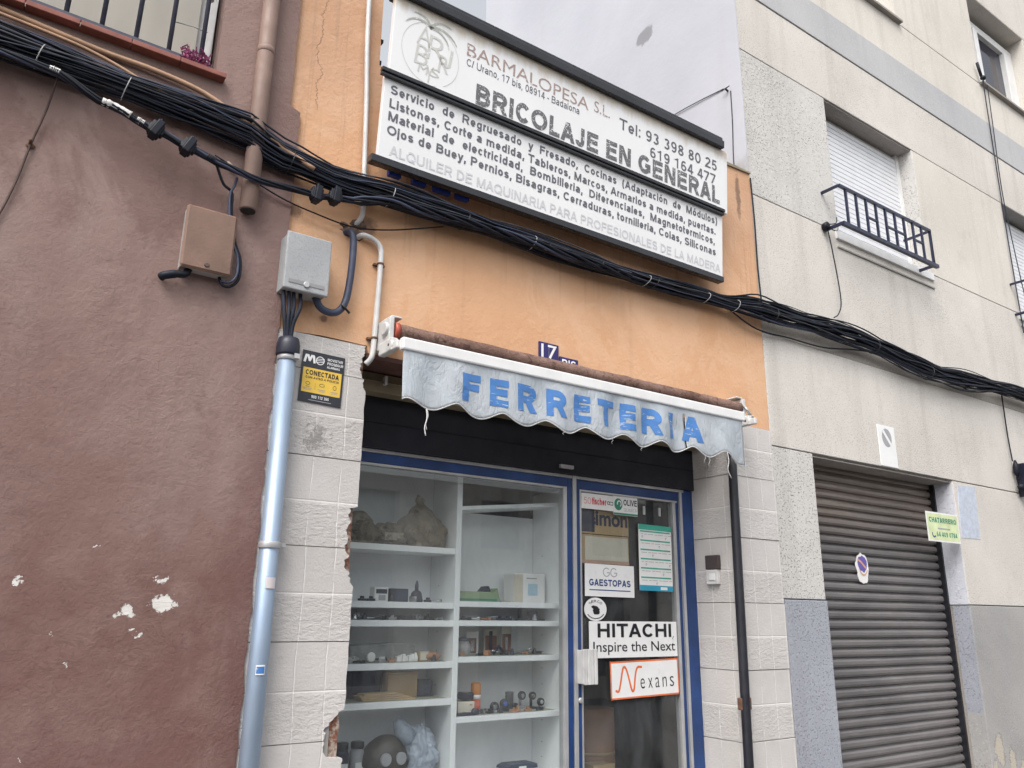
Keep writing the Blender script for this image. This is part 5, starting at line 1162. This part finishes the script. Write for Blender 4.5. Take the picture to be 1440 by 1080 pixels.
carton('printed_carton', 'white printed carton with light blue picture on the upper right display shelf', 2.80, 3.03, 1.6655, .17, PAPER, .53, .64, [('side_print', CREAM, .0, .28, .02, .98), ('picture', plain('pale blue print', (.38, .55, .66)), .45, .75, .25, .65), ('line_print', INKGR, .4, .72, .82, .86)])
for i, (x0, x1, lbl) in enumerate(((2.46, 2.55, 'metal padlock'), (2.60, 2.72, 'flat grey hinge'), (2.74, 2.80, 'small steel catch'))):
    t = item('small_hardware', lbl+' lying on the second right display shelf', 'hardware', ((x0+x1)/2, .53, 1.563)); MB().box(x0, x1, .52, .55, 1.5635, 1.578+.008*(i == 0)).tube([(x0+.01, .535, 1.58), (x1-.01, .535, 1.585)], .006, 8).build('metal_body', INKGR if i == 0 else CHROME, t, .003)
    MB().box(x0+.012, x0+.03, .517, .5195, 1.566, 1.576).build('dark_slot', NAVY, t)
t = item('lever_latch', 'upright black door handle on the second right display shelf', 'handle', (2.86, .55, 1.563))
MB().box(2.848, 2.868, .54, .56, 1.5635, 1.655).build('grip', NAVY, t, .005); MB().box(2.83, 2.89, .53, .57, 1.5635, 1.57).build('base_plate', BLKMET, t)
t = item('door_stopper', 'round black knob on the second right display shelf', 'knob', (2.95, .55, 1.563))
MB().lathe((2.95, .55, 1.5635), [(.02, 0), (.018, .015), (.032, .03), (.032, .05), (.02, .06)], 18).build('knob_body', NAVY, t); MB().box(2.9, 3.03, .53, .56, 1.5635, 1.572).build('strip', BLKMET, t)
for i, (x0, x1, hh, lbl) in enumerate(((2.525, 2.605, .125, 'left'), (2.645, 2.735, .142, 'middle'), (2.765, 2.835, .155, 'right'))):
    carton('tool_pack', lbl+' of three brown blister packs on the third right display shelf', x0, x1, 1.375, hh, PAPER if i == 0 else CREAM, .60, .615, [('brown_print', plain('brown print', (.2, .085, .06)), .06, .94 if i else .8, .05, .72), ('dark_tool', NAVY if i == 1 else CHROME, .35, .6, .15, .9 if i == 1 else .6)])
t = item('glass_jar', 'round glass jar at the left end of the third right display shelf', 'jar', (2.45, .52, 1.373)); MB().lathe((2.46, .53, 1.3755), [(.03, 0), (.04, .01), (.042, .05), (.028, .075)], 18).build('glass_body', TUB, t); MB().lathe((2.46, .53, 1.3755), [(.028, .0755), (.03, .08), (.03, .09), (.01, .095)], 18).build('stopper', DKBLUE, t)
t = item('garden_shears', 'thin metal shears lying on the third right display shelf', 'shears', (2.78, .52, 1.373)); MB().tube(arc([(2.63, .5, 1.40), (2.68, .5, 1.39), (2.76, .52, 1.385), (2.90, .54, 1.395), (2.93, .54, 1.41)], 5), .006, 8).build('blade', CHROME, t); MB().tube(arc([(2.64, .5, 1.38), (2.68, .5, 1.42), (2.71, .5, 1.385), (2.74, .52, 1.38)], 5), .008, 8).build('grips', NAVY, t)
t = item('metal_peg', 'small dark peg at the right of the third right display shelf', 'peg', (2.96, .53, 1.373)); MB().lathe((2.95, .53, 1.3755), [(.014, 0), (.014, .01), (.006, .02)], 12).box(2.95, 3.0, .52, .54, 1.3755, 1.386).build('peg_body', NAVY, t); MB().box(2.97, 3.01, .515, .545, 1.387, 1.39).build('peg_cap', BLKMET, t)
carton('pale_box', 'pale cream box holding a dark roll on the fourth right display shelf', 2.40, 2.505, 1.071, .068, CREAM, .47, .55, [('small_mark', CARDD, .7, .85, .7, .8)])
t = item('dark_roll', 'dark tape roll resting on top of the pale cream box', 'tape roll', (2.47, .51, 1.147)); MB().lathe((2.47, .51, 1.147), [(.04, 0), (.045, .006), (.045, .03), (.04, .036)], 18).build('roll', NAVY, t); MB().lathe((2.47, .51, 1.1835), [(.018, 0), (.018, .001)], 14).build('core', CARD, t)
t = item('spray_can', 'orange and red spray can on the fourth right display shelf', 'spray can', (2.55, .58, 1.071)); MB().lathe((2.562, .55, 1.071), [(.026, 0), (.028, .004), (.028, .07)], 18).build('can_body', REDCAN, t); MB().lathe((2.562, .55, 1.071), [(.0283, .0705), (.0283, .094)], 18).build('white_label', PAPER, t); MB().lathe((2.562, .55, 1.071), [(.028, .0945), (.029, .096), (.029, .150), (.02, .158)], 18).build('cap', ORCAN, t)
k = 0
for (x, y, z, r, lbl) in ((2.655, .50, 1.100, .026, 'front left'), (2.735, .52, 1.112, .026, 'blue rimmed'), (2.885, .56, 1.145, .024, 'raised dark'), (2.955, .55, 1.142, .022, 'upper right'), (3.00, .53, 1.108, .022, 'rightmost')):
    t = item('furniture_castor', lbl+' furniture castor on the fourth right display shelf', 'castor', (x, y, 1.071)); k += 1
    MB().lathe((x, y, z), [(r*.8, -.012), (r, -.008), (r, .008), (r*.8, .012)], 18, 'y').build('wheel', RUBBER, t); MB().lathe((x, y, z), [(r*.5, -.0135), (r*.5, .0135)], 14, 'y').build('hub', CHROME if k != 2 else plain('bright blue hub', (.03, .1, .4)), t); MB().box(x-.02, x+.02, y-.02, y+.02, 1.0715, 1.083).box(x-.008, x+.008, y+.013, y+.02, 1.08, z).build('fork', CHROME if k % 2 else BLKMET, t, .002)
t = item('castor_plates', 'row of chrome castor plates between the wheels on the fourth right display shelf', 'castor', (2.83, .5, 1.071)); MB().box(2.78, 2.90, .48, .53, 1.0715, 1.082).box(2.80, 2.86, .485, .525, 1.0825, 1.098).build('plates', CHROME, t, .003); MB().lathe((2.79, .48, 1.10), [(.016, 0), (.016, .02)], 14, 'y').build('wheel', RUBBER, t)
t = item('grey_cup', 'grey metal cup behind the castors on the fourth right display shelf', 'cup', (2.83, .6, 1.071)); MB().lathe((2.825, .6, 1.0715), [(.024, 0), (.024, .085), (.026, .087), (.026, .092)], 18).build('cup_body', plain('grey steel cup', (.17, .18, .19), .4, .5), t); MB().lathe((2.825, .6, 1.0715), [(.022, .0925), (.022, .093)], 18).build('cup_mouth', NAVY, t)
t = item('dark_pliers', 'dark pliers on the left of the fourth right display shelf', 'pliers', (2.47, .46, 1.071)); MB().box(2.40, 2.50, .445, .465, 1.0715, 1.085).blob((2.50, .455, 1.085), (.025, .014, .02), 3, .2, 2).build('jaws', NAVY, t); MB().tube([(2.38, .45, 1.08), (2.44, .455, 1.082)], .007, 8).build('grip', BLKMET, t)
t = item('blue_lid_tub', 'dark blue lidded tub on the lowest right display shelf', 'tub', (2.85, .55, .70)); MB().prism([(2.77, .7005), (2.93, .7005), (2.945, .765), (2.755, .765)], (), .5, .6).build('tub', CREAM, t, .004); MB().prism([(2.745, .7655), (2.955, .7655), (2.95, .79), (2.78, .792), (2.75, .782)], (), .49, .61).build('lid', DKBLUE, t, .006); MB().box(2.82, 2.87, .4875, .4895, .77, .782).build('lid_print', PAPER, t)
t = item('cardboard_drum', 'brown cardboard drum standing inside behind the door glass', 'drum', (3.72, .95, 0)); MB().lathe((3.74, .95, 0), [(.15, .02), (.15, 1.0)], 26).build('drum_wall', CARDD, t); MB().lathe((3.74, .95, 0), [(.152, .72), (.152, .74)], 26).build('drum_band', CARD, t)
t = item('counter_box', 'small pale carton at the foot of the cardboard drum inside the door', 'box', (3.62, .75, 0)); MB().box(3.52, 3.70, .68, .8, .02, .70).build('carton', CARD, t, .004)
MB().box(3.5201, 3.6999, .677, .679, .6, .62).build('tape', CARDD, t)

# many small fittings scattered between the larger goods
random.seed(33)
def fittings(label, group, z, y0, y1, xs):
    for i, x in enumerate(xs):
        y = random.uniform(y0, y1); k = random.randrange(4); m_ = random.choice((NAVY, INKGR, CHROME, RUBBER, CARDD, BLKMET)); b = MB(); z1 = z+.0022; a = random.uniform(-.6, .6)
        R = Matrix.Translation((x, y, z1)) @ Matrix.Rotation(a, 4, 'Z')
        if k == 0: b.box(-.022, .022, -.010, .010, 0, .012, R).box(-.008, .008, -.008, .008, .0125, .024, R)
        elif k == 1: b.lathe((x, y, z1), [(.013, 0), (.015, .004), (.010, .02), (.006, .034)], 12)
        elif k == 2: b.tube([R @ Vector((-.03, 0, .006)), R @ Vector((.0, .006, .008)), R @ Vector((.03, 0, .006))], .005, 8).box(.018, .034, -.012, .012, 0, .016, R)
        else: b.box(-.016, .016, -.014, .014, 0, .028, R).box(-.012, .012, -.0155, -.0145, .006, .022, R)
        tag(b.build('small_fitting', m_, None, .0015), label, 'fitting', group)
fittings('small metal or plastic fitting on the third left display shelf', 'small fittings on the third left shelf', 1.562, .47, .52, [1.78, 1.84, 1.93, 1.99, 2.05, 2.14, 2.21, 2.27])
fittings('small metal or plastic fitting on the second right display shelf', 'small fittings on the second right shelf', 1.563, .46, .50, [2.43, 2.5, 2.57, 2.66, 2.73, 2.82, 2.91])
fittings('small metal or plastic fitting on the fourth left display shelf', 'small fittings on the fourth left shelf', 1.350, .45, .475, [1.74, 1.80, 1.93, 1.99, 2.24])
fittings('small metal or plastic fitting on the third right display shelf', 'small fittings on the third right shelf', 1.373, .45, .50, [2.42, 2.52, 2.58, 2.70, 2.77, 2.86, 2.93])
fittings('small metal or plastic fitting on the fourth right display shelf', 'small fittings on the fourth right shelf', 1.069, .45, .48, [2.56, 2.61, 2.68, 2.76, 2.80, 2.87, 2.94])
fittings('small metal or plastic fitting on the second left display shelf', 'small fittings on the second left shelf', 1.655, .46, .5, [1.80, 1.85, 1.97, 2.10, 2.20, 2.24])
